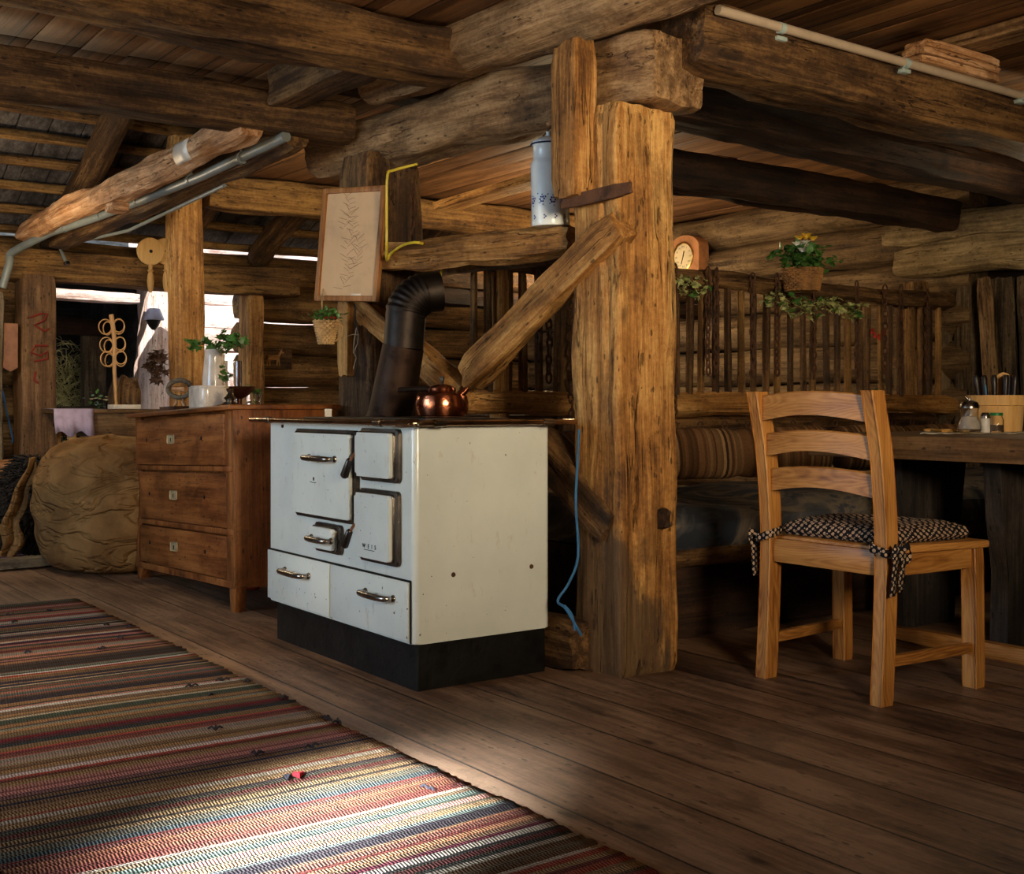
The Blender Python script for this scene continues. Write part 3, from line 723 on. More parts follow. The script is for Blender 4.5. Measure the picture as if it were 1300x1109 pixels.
def door_panel(y0, y1, z0, z1, depth, name, fr=0.014, hinge='r', plate=True):
    """dark framed, domed enamel door on the front (front looks along -X); y,z in world"""
    y0, y1 = y0-SY0, y1-SY0
    def pill(bm, lo, hi, rv, bev):
        (a0, b0, c0), (a1, b1, c1) = lo, hi
        pts = []
        for cy, cz, q in ((b1-rv, c1-rv, 0), (b0+rv, c1-rv, 90), (b0+rv, c0+rv, 180), (b1-rv, c0+rv, 270)):
            for k in range(6):
                a = R(q+90*k/5); pts.append((cy+rv*math.cos(a), cz+rv*math.sin(a)))
        A = [bm.verts.new((a1, y, z)) for y, z in pts]; Bv = [bm.verts.new((a0, y, z)) for y, z in pts]
        f = bm.faces.new(Bv)
        for i in range(len(A)): bm.faces.new((A[i], A[(i+1) % len(A)], Bv[(i+1) % len(A)], Bv[i]))
        if bev: bmesh.ops.bevel(bm, geom=list(f.edges), offset=bev, segments=4, affect='EDGES', profile=0.5)
    bm = B(); pill(bm, (-0.014, y0-fr*1.6, z0-fr), (0.004, y1+fr*0.4, z1+fr), 0.018, 0.006)
    d = obj(name, bm, DARKM(), st)
    bm = B(); pill(bm, (-depth, y0, z0), (-0.008, y1, z1), 0.012, 0.010)
    e = obj('enamel_panel', bm, enamel(), d)
    bm = B(); pill(bm, (-depth+0.012, y0-0.004, z0-0.004), (-0.012, y1+0.004, z1+0.004), 0.014, 0.002); obj('panel_rim', bm, CHROME(), d)
    return d
def bow_handle(par, y0, y1, z, x, out=0.035, r=0.0095):
    y0, y1 = y0-SY0, y1-SY0
    m_ = (y0+y1)/2
    bm = B(); pts = smooth([(x, y0+.004, z), (x-.62*out, y0+.003, z), (x-out*.97, y0+.02, z), (x-out*1.1, m_, z), (x-out*.97, y1-.02, z), (x-.62*out, y1-.003, z), (x, y1-.004, z)], 5)
    nn = len(pts)-1
    tube(bm, pts, [r*(.80+.38*math.sin(PI*q/nn)**2) for q in range(nn+1)], 14)
    for y in (y0, y1): lathe(bm, [(0, 0), (.012, 0), (.012, .004), (.010, .007), (0, .007)], 14, T((x, y, z), (0, -PI/2, 0)))
    # ridge bands on the grip
    for y in (y0+(y1-y0)*.30, y0+(y1-y0)*.70): tube(bm, [(x-out, y-0.003, z), (x-out, y+0.003, z)], r*1.3, 12)
    h = obj('handle', bm, CHROME(), par); return h
od = door_panel(3.600, 4.052, 0.512, 0.802, 0.030, 'oven_door')
bow_handle(od, 3.70, 3.90, 0.716, -0.030)
fd = door_panel(3.318, 3.550, 0.667, 0.812, 0.034, 'fire_door')
ad = door_panel(3.322, 3.555, 0.400, 0.612, 0.034, 'ash_door')
sd = door_panel(3.715, 3.892, 0.398, 0.472, 0.036, 'ash_drawer')
bow_handle(sd, 3.715, 3.868, 0.433, -0.036, 0.03)
for q, (za, zb) in enumerate(((0.742, 0.66), (0.505, 0.425))):
    bm = B(); tube(bm, [(-0.02, 3.548-SY0, za+0.012), (-0.04, 3.556-SY0, za-0.01), (-0.046, 3.562-SY0, za-0.03)], 0.005, 8)
    lt = obj('latch', bm, metal('copper_latch', hexc(150, 100, 70), 0.35), st)
    bm = B(); a = Vector((-0.046, 3.562-SY0, za-0.02)); b = Vector((-0.05, 3.598-SY0, zb))
    tube(bm, [a, a.lerp(b, .08), a.lerp(b, .5), a.lerp(b, .92), b], [0.008, 0.012, 0.0135, 0.0145, 0.010], 12)
    obj('grip', bm, plain('bakelite', hexc(24, 18, 16), 0.3), lt)
# drawers below
for (y0, y1, hy0, hy1) in ((3.79, 4.318, 3.95, 4.15), (3.246, 3.786, 3.335, 3.52)):
    bm = B(); box(bm, (-0.008, y0-SY0+.003, 0.158), (0.01, y1-SY0-.003, 0.344), 0.003)
    d = obj('stove_drawer', bm, enamel(), st); bow_handle(d, hy0, hy1, 0.283, -0.008)
bm = B(); box(bm, (-0.003, 3.24-SY0, 0.344), (0.0, 4.32-SY0, 0.351)); box(bm, (-0.003, 3.236-SY0, 0.152), (0.0, 3.243-SY0, 0.35)); obj('seam', bm, BLACK(), st)
bm = B(); box(bm, (-0.005, 3.785-SY0, 0.155), (0.0, 3.792-SY0, 0.344)); obj('seam', bm, plain('cream_seam', hexc(190, 180, 140), 0.6), st)
# bolts on the side
for (x, z) in ((0.145, 0.36), (0.455, 0.362)):
    bm = B(); lathe(bm, [(0, 0), (.008, 0), (.007, .003), (0, .004)], 12, T((x, 0, z), (PI/2, 0, 0))); obj('bolt', bm, RUST(), st)
for (x, z) in ((0.47, 0.52), (0.46, 0.53)):
    pass
bm = B(); lathe(bm, [(0, 0), (.006, 0), (.006, .005), (0, .006)], 10, T((0, 4.19-SY0, 0.822), (0, -PI/2, 0))); obj('bolt', bm, RUST(), st)
# maker's marks: tiny emblem on the oven door and letters on the ash door
bm = B(); box(bm, (-.0315, 3.862-SY0, .634), (-.0298, 3.870-SY0, .646)); tube(bm, [(-.0304, 3.896-SY0, .629), (-.0304, 3.873-SY0, .6265), (-.0304, 3.846-SY0, .628)], .0013, 6)
e = obj('emblem', bm, BLACK(), od); e['label'] = 'tiny black mark'
def letters(txt, size, loc, rot, m, parent, name='lettering', ext=0.0006):
    cu = bpy.data.curves.new(name, 'FONT'); cu.body = txt; cu.size = size; cu.extrude = ext; cu.align_x = 'CENTER'
    cu.space_character = 1.5
    o = bpy.data.objects.new('tmp', cu); C.objects.link(o)
    dg = bpy.context.evaluated_depsgraph_get(); me = bpy.data.meshes.new_from_object(o.evaluated_get(dg)); me.name = name
    me.materials.clear(); me.materials.append(m)
    t = bpy.data.objects.new(name, me); C.objects.link(t); t.parent = parent; t.location = loc; t.rotation_euler = rot
    bpy.data.objects.remove(o); return t
lt = letters('W E I S', 0.020, (-0.0347, 3.45-SY0, 0.434), (PI/2, 0, -PI/2), BLACK(), ad); lt['label'] = 'maker letters'
bm = B(); box(bm, (-.0352, 3.415-SY0, .427), (-.0338, 3.485-SY0, .429)); obj('underline', bm, BLACK(), ad)

# stove pipe
sp = thing('stove_pipe', 'black stove pipe with a ribbed elbow rising behind the stove top', 'stove pipe', (2.34, 4.12, 0.853))
P0 = Vector((0, 0, 0)); P1 = onX(512, 440, 2.37)-Vector((2.34, 4.12, 0.853)); P2 = onX(515, 404, 2.38)-Vector((2.34, 4.12, 0.853))
bm = B(); tube(bm, [P0, P0+Vector((0, 0, .012)), P0.lerp(P1, .5), P1], [0.098, 0.088, 0.086, 0.082], 32); obj('lower_pipe', bm, metal('pipe_iron', hexc(60, 46, 38), 0.6), sp)
bm = B(); tube(bm, [P1-Vector((0, 0, .01)), P1.lerp(P2, .5), P2], 0.079, 32); obj('upper_pipe', bm, metal('pipe_black', hexc(52, 46, 42), 0.5), sp)
bm = B(); pts = []; rr = []
dd = (P2-P1).normalized(); hv = Vector((0.80, -0.30, 0)).normalized(); Re = 0.105
n = 36
for i in range(n+1):
    a = R(84)*i/n
    p = P2+hv*(Re-Re*math.cos(a))+Vector((0, 0, 1))*(Re*math.sin(a)); pts.append(p); rr.append(0.080+0.004*(1 if (i//2) % 2 else 0)*(1 if 3 < i < n-3 else 0))
endv = (pts[-1]-pts[-2]).normalized()
pts += [pts[-1]+endv*.02, pts[-1]+endv*0.045]; rr += [0.08, 0.08]
tube(bm, pts, rr, 32); obj('elbow', bm, metal('pipe_black', hexc(46, 44, 44), 0.4), sp)
# kettle
kt = thing('kettle', 'round copper kettle with black handle on the stove top', 'kettle', (2.305, 3.68, 0.860))
kt.scale = (1, 1, .93)
cop = metal('copper', hexc(196, 118, 84), 0.17, 0.15)
bm = B(); lathe(bm, [(0, 0), (.082, 0), (.09, .006), (.096, .03), (.097, .055), (.091, .082), (.072, .094), (.052, .098), (.05, .104), (.046, .104), (0, .104)], 40); obj('kettle_body', bm, cop, kt)
bm = B(); lathe(bm, [(.052, .102), (.05, .112), (.034, .122), (.012, .128), (0, .128)], 32); kl = obj('lid', bm, cop, kt)
bm = B(); lathe(bm, [(.005, .126), (.007, .135), (.010, .15), (.008, .156), (0, .157)], 14); obj('knob', bm, plain('bakelite', hexc(24, 18, 16), 0.3), kl)
hd = Vector((-RX, -RY, 0))   # handle points left of the picture
hd = Vector((-0.72, 0.62, 0)).normalized(); pd = Vector((-hd.y, hd.x, 0))
bm = B(); tube(bm, [hd*.045+Vector((0, 0, .108)), hd*.07+Vector((0, 0, .11))], .011, 12); tube(bm, [hd*.068+Vector((0, 0, .11)), hd*.16+Vector((0, 0, .104))], [.0115, .010], 12); h = obj('handle', bm, plain('bakelite', hexc(24, 18, 16), 0.3), kt)
bm = B()
for q in range(6): p = hd*(.085+q*.012)+Vector((0, 0, .1175-q*.0008)); lathe(bm, [(0, .002), (.002, .0015), (.003, 0)], 8, T(p))
obj('stud', bm, metal('brass', hexc(210, 170, 90), .3), h)
bm = B(); a = Vector((.03, -.045, .095)).normalized()
tube(bm, [Vector((.035, -.06, .08)), Vector((.05, -.075, .1)), Vector((.056, -.082, .112))], [.018, .012, .010], 14); obj('spout', bm, cop, kt)
# small white card at the back edge of the stove
bm = B(); box(bm, (-.014, -.004, 0), (.014, .004, .034), .001); o = obj('small_card', bm, plain('card_white', hexc(226, 214, 190), .7), loc=onZ(432, 525, .858) if False else (2.19, 4.36, .853), rot=(0, 0, R(-30)))
tag(o, 'tiny white card standing at the back left edge of the stove', 'card')

# ================================================================== CAN, PICTURE, TAPES
cl = onX(699, 287, 2.62)
can = thing('milk_can', 'white enamel can with blue flowers standing on the knobbly log', 'can', cl, (R(2), R(-3), 0))
en2 = plain('can_enamel', hexc(224, 232, 232), .2, 0, 0, 1, .04)
bm = B(); lathe(bm, [(0, 0), (.068, 0), (.07, .006), (.069, .02), (.068, .10), (.068, .215), (.066, .228), (.059, .236), (.058, .243), (.058, .285), (.061, .29), (.060, .296), (.054, .296), (0, .296)], 40); obj('can_body', bm, en2, can)
bm = B(); lathe(bm, [(.064, .293), (.066, .298), (.060, .305), (.03, .318), (.012, .322), (0, .322)], 36); ld = obj('lid', bm, en2, can)
bm = B(); lathe(bm, [(.0655, .291), (.068, .294), (.0655, .297), (.064, .294)], 36); obj('blue_rim', bm, plain('blue_enamel', hexc(30, 44, 84), .3), ld)
bm = B(); lathe(bm, [(.01, .32), (.009, .33), (.011, .338), (0, .34)], 12); obj('knob', bm, en2, ld)
bm = B(); tube(bm, [(.0, .062, .27), (.0, .066, .31), (.03, .0, .375), (.0, -.062, .31), (.0, -.06, .27)], .002, 6); hn = obj('wire_handle', bm, DARKM(), can)
bm = B(); tube(bm, [(.012, .025, .368), (.03, 0, .377), (.012, -.025, .368)], .009, 10); obj('wooden_grip', bm, W_pale('Y'), hn)
bm = B()
def spot(a, z, r):
    q = .0693
    p = Vector((q*math.cos(a), q*math.sin(a), z))
    lathe(bm, [(0, .0012), (r*.8, .001), (r, 0)], 8, T(p, (0, PI/2, a)))
va = math.atan2(-cl.y, -cl.x)
for k, aa in enumerate((-62, -25, 8, 40)):
    bm = B(); a = va+R(aa); z0 = .088+.004*(k % 2)
    for q in range(6): spot(a+.12*math.cos(q*PI/3), z0+.009*math.sin(q*PI/3), .0038)
    obj('painted_flower', bm, plain('blue_paint', hexc(36, 60, 140), .3), can); bm = B()
    for q in range(7): spot(a+R(-14+q*4.6)+.04*math.sin(q*3), z0+.02*math.cos(q*2.3), .0024)
    obj('painted_sprig', bm, plain('blue_paint', hexc(36, 60, 140), .3), can); bm = B()
    for q in range(3): spot(a+R(8)+.05*math.cos(q*2.1), .03+.006*math.sin(q*2.1), .003)
    obj('painted_flower', bm, plain('blue_paint', hexc(36, 60, 140), .3), can)
# framed sheet
tl, tr_, bl, br = onX(413, 246, 2.50), at(484, 233, 4.98), at(405, 388, 5.2), at(477, 379, 4.93)
ctr = (at(445, 310, 5.30))
fr_ = thing('picture_frame', 'framed yellowed sheet of pressed plants hung on the dark post', 'picture', ctr)
yaw = math.atan2(1, 0)
# local: X right across the sheet, Z up, facing -Y
fr_.rotation_euler = (R(-3), R(3.3), R(-70))
Wp, Hp = .372, .508
bm = B()
for (a, b_) in (((-Wp/2, -.012, -Hp/2), (-Wp/2+.024, .012, Hp/2)), ((Wp/2-.024, -.012, -Hp/2), (Wp/2, .012, Hp/2)), ((-Wp/2+.02, -.012, Hp/2-.024), (Wp/2-.02, .012, Hp/2)), ((-Wp/2+.02, -.012, -Hp/2), (Wp/2-.02, .012, -Hp/2+.024))): box(bm, a, b_, .004)
obj('frame', bm, wood('frame_wood', hexc(96, 58, 26), hexc(146, 96, 50), hexc(176, 124, 72), 'Z', 0.5, 0.3, 0.2), fr_)
bm = B(); box(bm, (-Wp/2+.015, 0, -Hp/2+.015), (Wp/2-.015, .006, Hp/2-.015)); obj('sheet', bm, plain('old_paper', hexc(206, 170, 128), .7, 0, 0, 1, .08, nscale=5), fr_)
bm = B(); rng = random.Random(8)
for c_ in range(4):
    x0 = rng.uniform(-.06, .08); z0 = -.2+c_*.09
    for q in range(16):
        t = q/16; p = Vector((x0+.03*math.sin(t*3), -.0008, z0+t*.16)); sgn = 1 if q % 2 else -1
        tube(bm, [p, p+Vector((sgn*rng.uniform(.02, .055), 0, rng.uniform(.005, .035)))], .0007, 4, cap=False)
obj('drawing', bm, plain('ink', hexc(120, 92, 62), .7), fr_)
bm = B(); box(bm, (.03, -.002, -Hp/2+.026), (.085, -.0005, -Hp/2+.034)); obj('label_strip', bm, plain('card_white', hexc(226, 214, 190), .7), fr_)
# board with string under the picture, on the post
timber('post_plank', onX(440, 475, 2.545), onX(440, 372, 2.545), .10, .05, W_post(), 'upright plank with knotted string under the framed sheet', 'plank', rnd=.1, amp=.003, seed=60, seg=16)
bm = B(); a = onX(455, 425, 2.50)
tube(bm, [a+Vector((0, .10, .0)), a+Vector((-.01, .03, .004)), a, a+Vector((-.02, -.02, .03)), a+Vector((-.02, .0, -.02)), a+Vector((-.01, .03, -.07)), a+Vector((-.01, .0, -.1)), a+Vector((-.01, .03, -.15))], .002, 6)
tube(bm, [a, a+Vector((-.02, -.03, -.04)), a+Vector((-.02, .01, -.08))], .002, 6)
tag(obj('string', bm, plain('twine', hexc(170, 150, 120), .9)), 'knotted pale string tied round the dark post plank', 'string')
# yellow cable over the log and down
bm = B(); yc = [onX(530, 208, 2.6), onX(500, 216, 2.53), onX(492, 222, 2.5), onX(491, 260, 2.5), onX(491, 310, 2.5), onX(491, 330, 2.54), onX(496, 322, 2.55), onX(512, 311, 2.545), onX(532, 308, 2.56), onX(556, 318, 2.7), onX(563, 330, 2.75), onX(559, 350, 2.7)]
tube(bm, smooth(yc), .006, 8)
tag(obj('cable', bm, plain('yellow_plastic', hexc(206, 180, 50), .4)), 'yellow cable wound over the knobbly log beside the framed sheet', 'cable')
bm = B(); tube(bm, smooth([at(735, 545, 4.02), at(733, 590, 4.02), at(731, 640, 4.0), at(734, 705, 3.97), at(722, 740, 3.95), at(708, 762, 3.93), at(718, 772, 3.9), at(733, 797, 3.9), at(738, 806, 3.92)]), .0045, 8)
tube(bm, smooth([at(716, 768, 3.9), at(726, 780, 3.9), at(730, 800, 3.9)]), .004, 8)
tag(obj('rope', bm, plain('blue_rope', hexc(50, 110, 160), .6, 0, .5, 200)), 'thin blue rope hanging down the left side of the golden post', 'rope')

# ================================================================== CHEST OF DRAWERS
tl_ = R(-2.1)
CY0 = 4.90; CW = 1.32; CX = 2.02; CD = .50
ch = thing('chest_of_drawers', 'brown stained chest with three drawers between sack and stove', 'chest of drawers', (CX, CY0, 0))
zb, zt = .105, .882      # in the tilted frame
rot = (tl_, 0, 0)
bm = B()
box(bm, (0, 0, zb), (CD, .02, zt), .002); box(bm, (0, CW-.02, zb), (CD, CW, zt), .002); box(bm, (CD-.01, .02, zb), (CD, CW-.02, zt)); box(bm, (.02, .02, zb), (CD-.01, CW-.02, zb+.015))
box(bm, (0.002, .02, zb), (.02, .10, zt), .002); box(bm, (0.002, CW-.055, zb), (.02, CW-.02, zt), .002)
box(bm, (-.004, 0, zb), (.0, CW, zb+.03), .001); box(bm, (0.03, .02, zb), (.045, CW-.02, zt))
for z in (.352, .628): box(bm, (-.004, .02, z-.016), (.03, CW-.02, z+.008), .003)
obj('carcass', bm, W_stain('Z'), ch, rot=rot)
bm = B(); box(bm, (-.035, -.03, zt), (CD+.01, CW+.04, zt+.022), .006); obj('top_board', bm, W_stain('Y'), ch, rot=rot)
for q, (z0, z1) in enumerate(((.139, .327), (.363, .602), (.639, .868))):
    bm = B(); box(bm, (-.008 if q == 2 else .002, .10, z0), (.03, CW-.045, z1), .003)
    d = obj('drawer', bm, W_stain('Y'), ch, rot=rot)
    zc = (z0+z1)/2+.01; xf = -.008 if q == 2 else .002; yc_ = .76-.06*q*0
    bm = B(); box(bm, (xf-.003, yc_-.045, zc-.022), (xf+.001, yc_+.045, zc+.022), .008); obj('lock_plate', bm, plain('bone_plate', hexc(176, 160, 124), .5, .3), d)
    bm = B(); lathe(bm, [(0, .004), (.004, .004), (.005, 0)], 10, T((xf-.0, yc_, zc+.003), (0, -PI/2, 0))); box(bm, (xf-.005, yc_-.002, zc-.012), (xf, yc_+.002, zc+.002)); obj('keyhole', bm, BLACK(), d)
    for yy in (.36, 1.12):
        bm = B(); lathe(bm, [(0, .002), (.009, .0015), (.010, 0)], 12, T((xf, yy, zc), (0, -PI/2, 0))); obj('knob_hole', bm, BLACK(), d)
for (x, y) in ((0, 0), (0, CW-.08), (CD-.05, 0), (CD-.05, CW-.08)):
    zz = zb+.01-math.sin(R(2.1))*y
    bm = B(); 
    prism(bm, [(y, zz), (y+.08, zz-.002), (y+.06, 0), (y+.02, 0)] if y < .1 else [(y-.03, zz), (y+.08, zz), (y+.075, 0), (y+.035, 0)], x, x+.05, Matrix(((0, 1, 0, 0), (1, 0, 0, 0), (0, 0, 1, 0), (0, 0, 0, 1))), .002)
    obj('foot', bm, W_stain('Z'), ch)
def ctop(px, X):       # point on the tilted chest top at picture column px and depth line X
    p = onX(px, 513, X); y = p.y-CY0; z = (zt+.022)*math.cos(tl_)+y*math.sin(tl_)+.001
    return Vector((X, p.y, z))
# things on the chest
o = thing('flat_iron', 'old iron with an oval wooden ring handle on the chest', 'iron', ctop(228, 2.2), (0, 0, R(30)))
bm = B(); prism(bm, [(-.05, 0), (.05, 0), (.06, .03), (-.04, .035)], -.10, .09, T((0, 0, 0), (0, 0, R(90))), .004); obj('iron_body', bm, RUST(), o)
bm = B(); n = 24; tube(bm, [(.005*math.sin(3*k), -.0+.075*math.cos(2*PI*k/n), .125+.045*math.sin(2*PI*k/n)) for k in range(n)], .013, 10, close=True); obj('ring_handle', bm, W_grey('Y'), o)
bm = B(); tube(bm, [(0, -.035, .03), (0, -.02, .055), (0, -.03, .085)], .008, 8); tube(bm, [(0, .035, .03), (0, .02, .055), (0, .03, .085)], .008, 8); tube(bm, [(0, -.04, .125), (0, .04, .125)], .014, 10); obj('handle_stem', bm, W_pale('Y'), o)
o = thing('enamel_box', 'low cream rounded box on the chest, in front of the vases', 'box', ctop(265, 2.12), (0, 0, R(-8)))
bm = B(); rbox(bm, (-.07, -.14, 0), (.07, .14, .105), .035, bev=.012); obj('box_body', bm, plain('cream_ceramic', hexc(226, 212, 196), .15), o)
bm = B(); rbox(bm, (-.063, -.133, .104), (.063, .133, .11), .03, bev=.003); obj('rim', bm, plain('cream_ceramic', hexc(226, 212, 196), .15), o)
o = thing('vase', 'tall cream ceramic vase holding trailing ivy on the chest', 'vase', ctop(272, 2.36)); o.scale = (1.1, 1.1, 1.22)
bm = B(); lathe(bm, [(0, 0), (.055, 0), (.058, .01), (.056, .15), (.05, .20), (.045, .26), (.048, .27), (.042, .27), (.04, .2), (0, .19)], 28); obj('vase_body', bm, plain('cream_ceramic', hexc(226, 212, 196), .15), o)
o = thing('glass_jar', 'tall clear glass jar right of the cream vase', 'jar', ctop(296, 2.40))
bm = B(); lathe(bm, [(0, 0), (.042, 0), (.045, .01), (.045, .26), (.041, .26), (.041, .012), (0, .012)], 28); obj('jar_body', bm, glass(), o)
c0 = ctop(272, 2.36)+Vector((0, 0, .325))
ivy = foliage('ivy_plant', [smooth([c0, onX(262, 432, 2.33), onX(250, 436, 2.3), onX(236, 441, 2.28)]), smooth([c0, onX(285, 425, 2.33), onX(300, 430, 2.3), onX(312, 440, 2.3)]), smooth([c0, onX(288, 430, 2.28), onX(284, 460, 2.24), onX(287, 480, 2.2)]), smooth([c0, onX(290, 440, 2.28), onX(297, 432, 2.3)])], [LEAF()], s=.040, n=110, spread=.022, seed=3)
tag(ivy, 'green ivy trailing out of the cream vase on the chest', 'plant')
o = thing('metal_dish', 'dark metal dish on a small foot near the chest corner', 'dish', ctop(304, 2.25))
bm = B(); lathe(bm, [(0, 0), (.03, 0), (.028, .006), (.01, .02), (.012, .045), (.04, .06), (.07, .09), (.075, .105), (.071, .105), (.035, .066), (0, .06)], 28); obj('dish_body', bm, plain('dark_copper', hexc(86, 50, 34), .35, .7), o)
o = thing('candle_holder', 'small silvery candle holder standing on the chest corner', 'candle holder', ctop(292, 2.07))
bm = B(); lathe(bm, [(0, 0), (.052, 0), (.055, .005), (.035, .012), (.018, .022), (.022, .03), (.03, .035), (.018, .045), (.012, .06), (.018, .075), (.012, .08), (0, .08)], 28); obj('holder_body', bm, CHROME(), o)
o = thing('drinking_glass', 'small glass with green sprigs at the back of the chest corner', 'glass', ctop(322, 2.4))
bm = B(); lathe(bm, [(0, 0), (.036, 0), (.04, .01), (.04, .10), (.037, .10), (.036, .012), (0, .012)], 24); obj('glass_body', bm, glass(), o)
c1 = ctop(322, 2.4)
f_ = foliage('sprig', [smooth([c1+Vector((0, 0, .02)), c1+Vector((.01, 0, .07)), c1+Vector((-.01, .02, .11))]), smooth([c1+Vector((0, 0, .02)), c1+Vector((-.01, -.02, .07)), c1+Vector((.0, -.04, .10))])], [LEAF()], s=.025, n=22, spread=.02, seed=5)
tag(f_, 'green sprigs standing in the small glass', 'plant')
# red and blue odds under the chest
bm = B(); lathe(bm, [(0, -.04), (.035, -.03), (.045, 0), (.035, .03), (0, .04)], 18, T((2.33, 5.45, .041))); tag(obj('ball', bm, plain('red_plastic', hexc(150, 30, 24), .4)), 'red ball in the shade under the chest', 'ball')
bm = B(); lathe(bm, [(0, -.05), (.04, -.035), (.055, 0), (.04, .035), (0, .05)], 18, T((2.42, 4.72, .051))); tag(obj('ball', bm, plain('blue_plastic', hexc(30, 80, 150), .4)), 'blue ball between the chest and the stove', 'ball')

# ================================================================== SACK
def sack():
    bm = B(); nu, nv = 64, 40; rng = random.Random(2)
    rings = []
    for j in range(nv+1):
        t = j/nv; z = .725*t
        prof = [(0, .60), (.03, .80), (.10, .90), (.28, .97), (.5, 1.03), (.68, 1.03), (.82, .92), (.90, .78), (.96, .56), (.99, .3), (1, .0)]
        for (a, ra), (b, rb) in zip(prof, prof[1:]):
            if a <= t <= b: q = ra+(rb-ra)*(t-a)/(b-a); break
        rg = []
        for i in range(nu):
            a = 2*PI*i/nu
            ca, sa = math.cos(a), math.sin(a)
            fold = -.05*(1-abs(math.sin(3.5*a+4*t+1.6*math.sin(3*t+a))))**2.2*min(1, t*4)*(.35+max(0, t-.45)*2.2)
            crease = .012*math.sin(26*t+1.6*math.sin(2*a)+a)*math.exp(-((t-.42)/.32)**2)
            lump = .045*nz((ca*1.3, sa*1.3, z*2.2), 1.3, 3)
            wr = .014*nz((ca*4, sa*4, z*9), 1.0, 8)
            rr = (q+(fold+crease+lump+wr)*(q if q > .1 else 0))
            x, y = ca*.37*rr, sa*.53*rr
            zz = z+.05*nz((ca, sa, z), 1.5, 9)*t+.10*(-sa)*t*0
            rg.append(bm.verts.new((x, y, max(0.0, zz) if j else 0)))
        rings.append(rg)
    for a, b in zip(rings, rings[1:]):
        for k in range(nu): bm.faces.new((a[k], a[(k+1) % nu], b[(k+1) % nu], b[k]))
    bm.faces.new(rings[0][::-1]); bmesh.ops.remove_doubles(bm, verts=rings[-1], dist=.02)
    return bm
def burlap():
    m, nt, b = base('burlap', .95); v = nd(nt, 'ShaderNodeTexCoord').outputs['Object']
    c = ramp(nt, noi(nt, v, 4, 7, .6), [(.35, hexc(108, 78, 46)), (.55, hexc(140, 106, 66)), (.72, hexc(160, 124, 80))]).outputs[0]
    nt.links.new(c, b.inputs['Base Color']); b.inputs['Specular IOR Level'].default_value = .1
    cr = noi(nt, mapping(nt, v, (2.4, 2.4, 7.5)), 1.0, 3, .5, 1.2)
    rd = mth(nt, 'ABSOLUTE', mth(nt, 'SUBTRACT', cr, .5))
    h = mth(nt, 'ADD', mth(nt, 'MULTIPLY', mth(nt, 'MINIMUM', rd, .07), 9.0), mth(nt, 'MULTIPLY', noi(nt, v, 260, 2), .12))
    bp = nd(nt, 'ShaderNodeBump'); bp.inputs['Strength'].default_value = .8; bp.inputs['Distance'].default_value = .03
    nt.links.new(h, bp.inputs['Height']); nt.links.new(bp.outputs[0], b.inputs['Normal'])
    return m
burl = burlap()
sk = thing('burlap_sack', 'big stuffed burlap sack leaning at the left of the chest', 'sack', (2.02, 6.74, 0))
obj('sack_body', sack(), burl, sk)
# loose mouth of the sack hanging down at the left
bm = B(); nu, nv = 22, 34; rows = []
for j in range(nv+1):
    t = j/nv; row = []
    px = 40-24*min(1, t*1.8)-10*max(0, t-.75)/.25
    hw = .022+.04*math.sin(min(1, t*1.4)*PI/2)-.05*max(0, t-.8)/.2
    cen = at(px, 584+140*t, 7.0)-Vector((2.02, 6.74, 0))
    for i in range(nu+1):
        u = i/nu*2-1
        off = Vector((RX, RY, 0))*(u*hw+.008*math.sin(t*19))+Vector((-FX, -FY, 0))*(.022*math.cos(u*4+t*5)+.014*math.sin(u*9+9*t))
        row.append(bm.verts.new(cen+off+Vector((0, 0, .02*math.sin(u*4+t*4)))))
    rows.append(row)
for a, b in zip(rows, rows[1:]):
    for k in range(nu): bm.faces.new((a[k], a[k+1], b[k+1], b[k]))
o = obj('loose_flap', bm, burl, sk); md = o.modifiers.new('thickness', 'SOLIDIFY'); md.thickness = .006
# dark fleece left of the sack
bm = B(); rng = random.Random(6)
lathe(bm, [(0, 0), (.25, 0), (.30, .15), (.26, .38), (.16, .52), (0, .58)], 20, T((1.95, 7.75, .0)))
for _ in range(2600):
    a = rng.uniform(0, 2*PI); z = rng.uniform(.02, .58); r0 = .29*math.sqrt(max(0.05, 1-(z/.62)**2.5))
    p = Vector((1.95+r0*math.cos(a), 7.75+r0*math.sin(a), z)); d = Vector((math.cos(a), math.sin(a), rng.uniform(-.6, .8)))*.05
    tube(bm, [p, p+d+Vector((0, 0, -.01)), p+d*1.5+Vector((rng.uniform(-.03, .03), rng.uniform(-.03, .03), -.03))], [.007, .005, .001], 3, cap=False)
tag(obj('fleece', bm, plain('black_wool', hexc(28, 22, 20), .9), smooth=False), 'shaggy black fleece heaped behind the sack', 'fleece')
timber('floor_log', (1.45, 8.35, .47), (1.98, 8.5, .45), .16, .16, W_pale(), 'short pinkish log low beside the door jamb', 'log', rnd=1.0, amp=.01, seed=70, seg=16)
timber('log_support', (1.72, 8.43, 0), (1.72, 8.43, .385), .12, .12, W_black(), 'dark block carrying the short pinkish log', 'block', rnd=.4, amp=.01, seed=71, seg=16)
bm = B(); tube(bm, smooth([at(-4, 470, 8.3), at(4, 500, 8.3), at(10, 530, 8.3), at(16, 556, 8.3), at(14, 562, 8.3)]), .006, 8)
tag(obj('rope', bm, plain('blue_rope2', hexc(40, 110, 180), .6)), 'blue rope hanging at the far left edge beside the grey timber', 'rope')
bm = B(); prism(bm, [(-.05, .03), (0, 0), (.05, .03), (.05, .33), (-.05, .33)], 0, .02, T(at(13, 470, 8.1)+Vector((0, 0, -.01))), .003); tag(obj('wooden_tag', bm, plain('reddish_wood', hexc(150, 104, 78), .7, 0, .2, 60, .15)), 'reddish flat board hung on the slim grey timber', 'board')

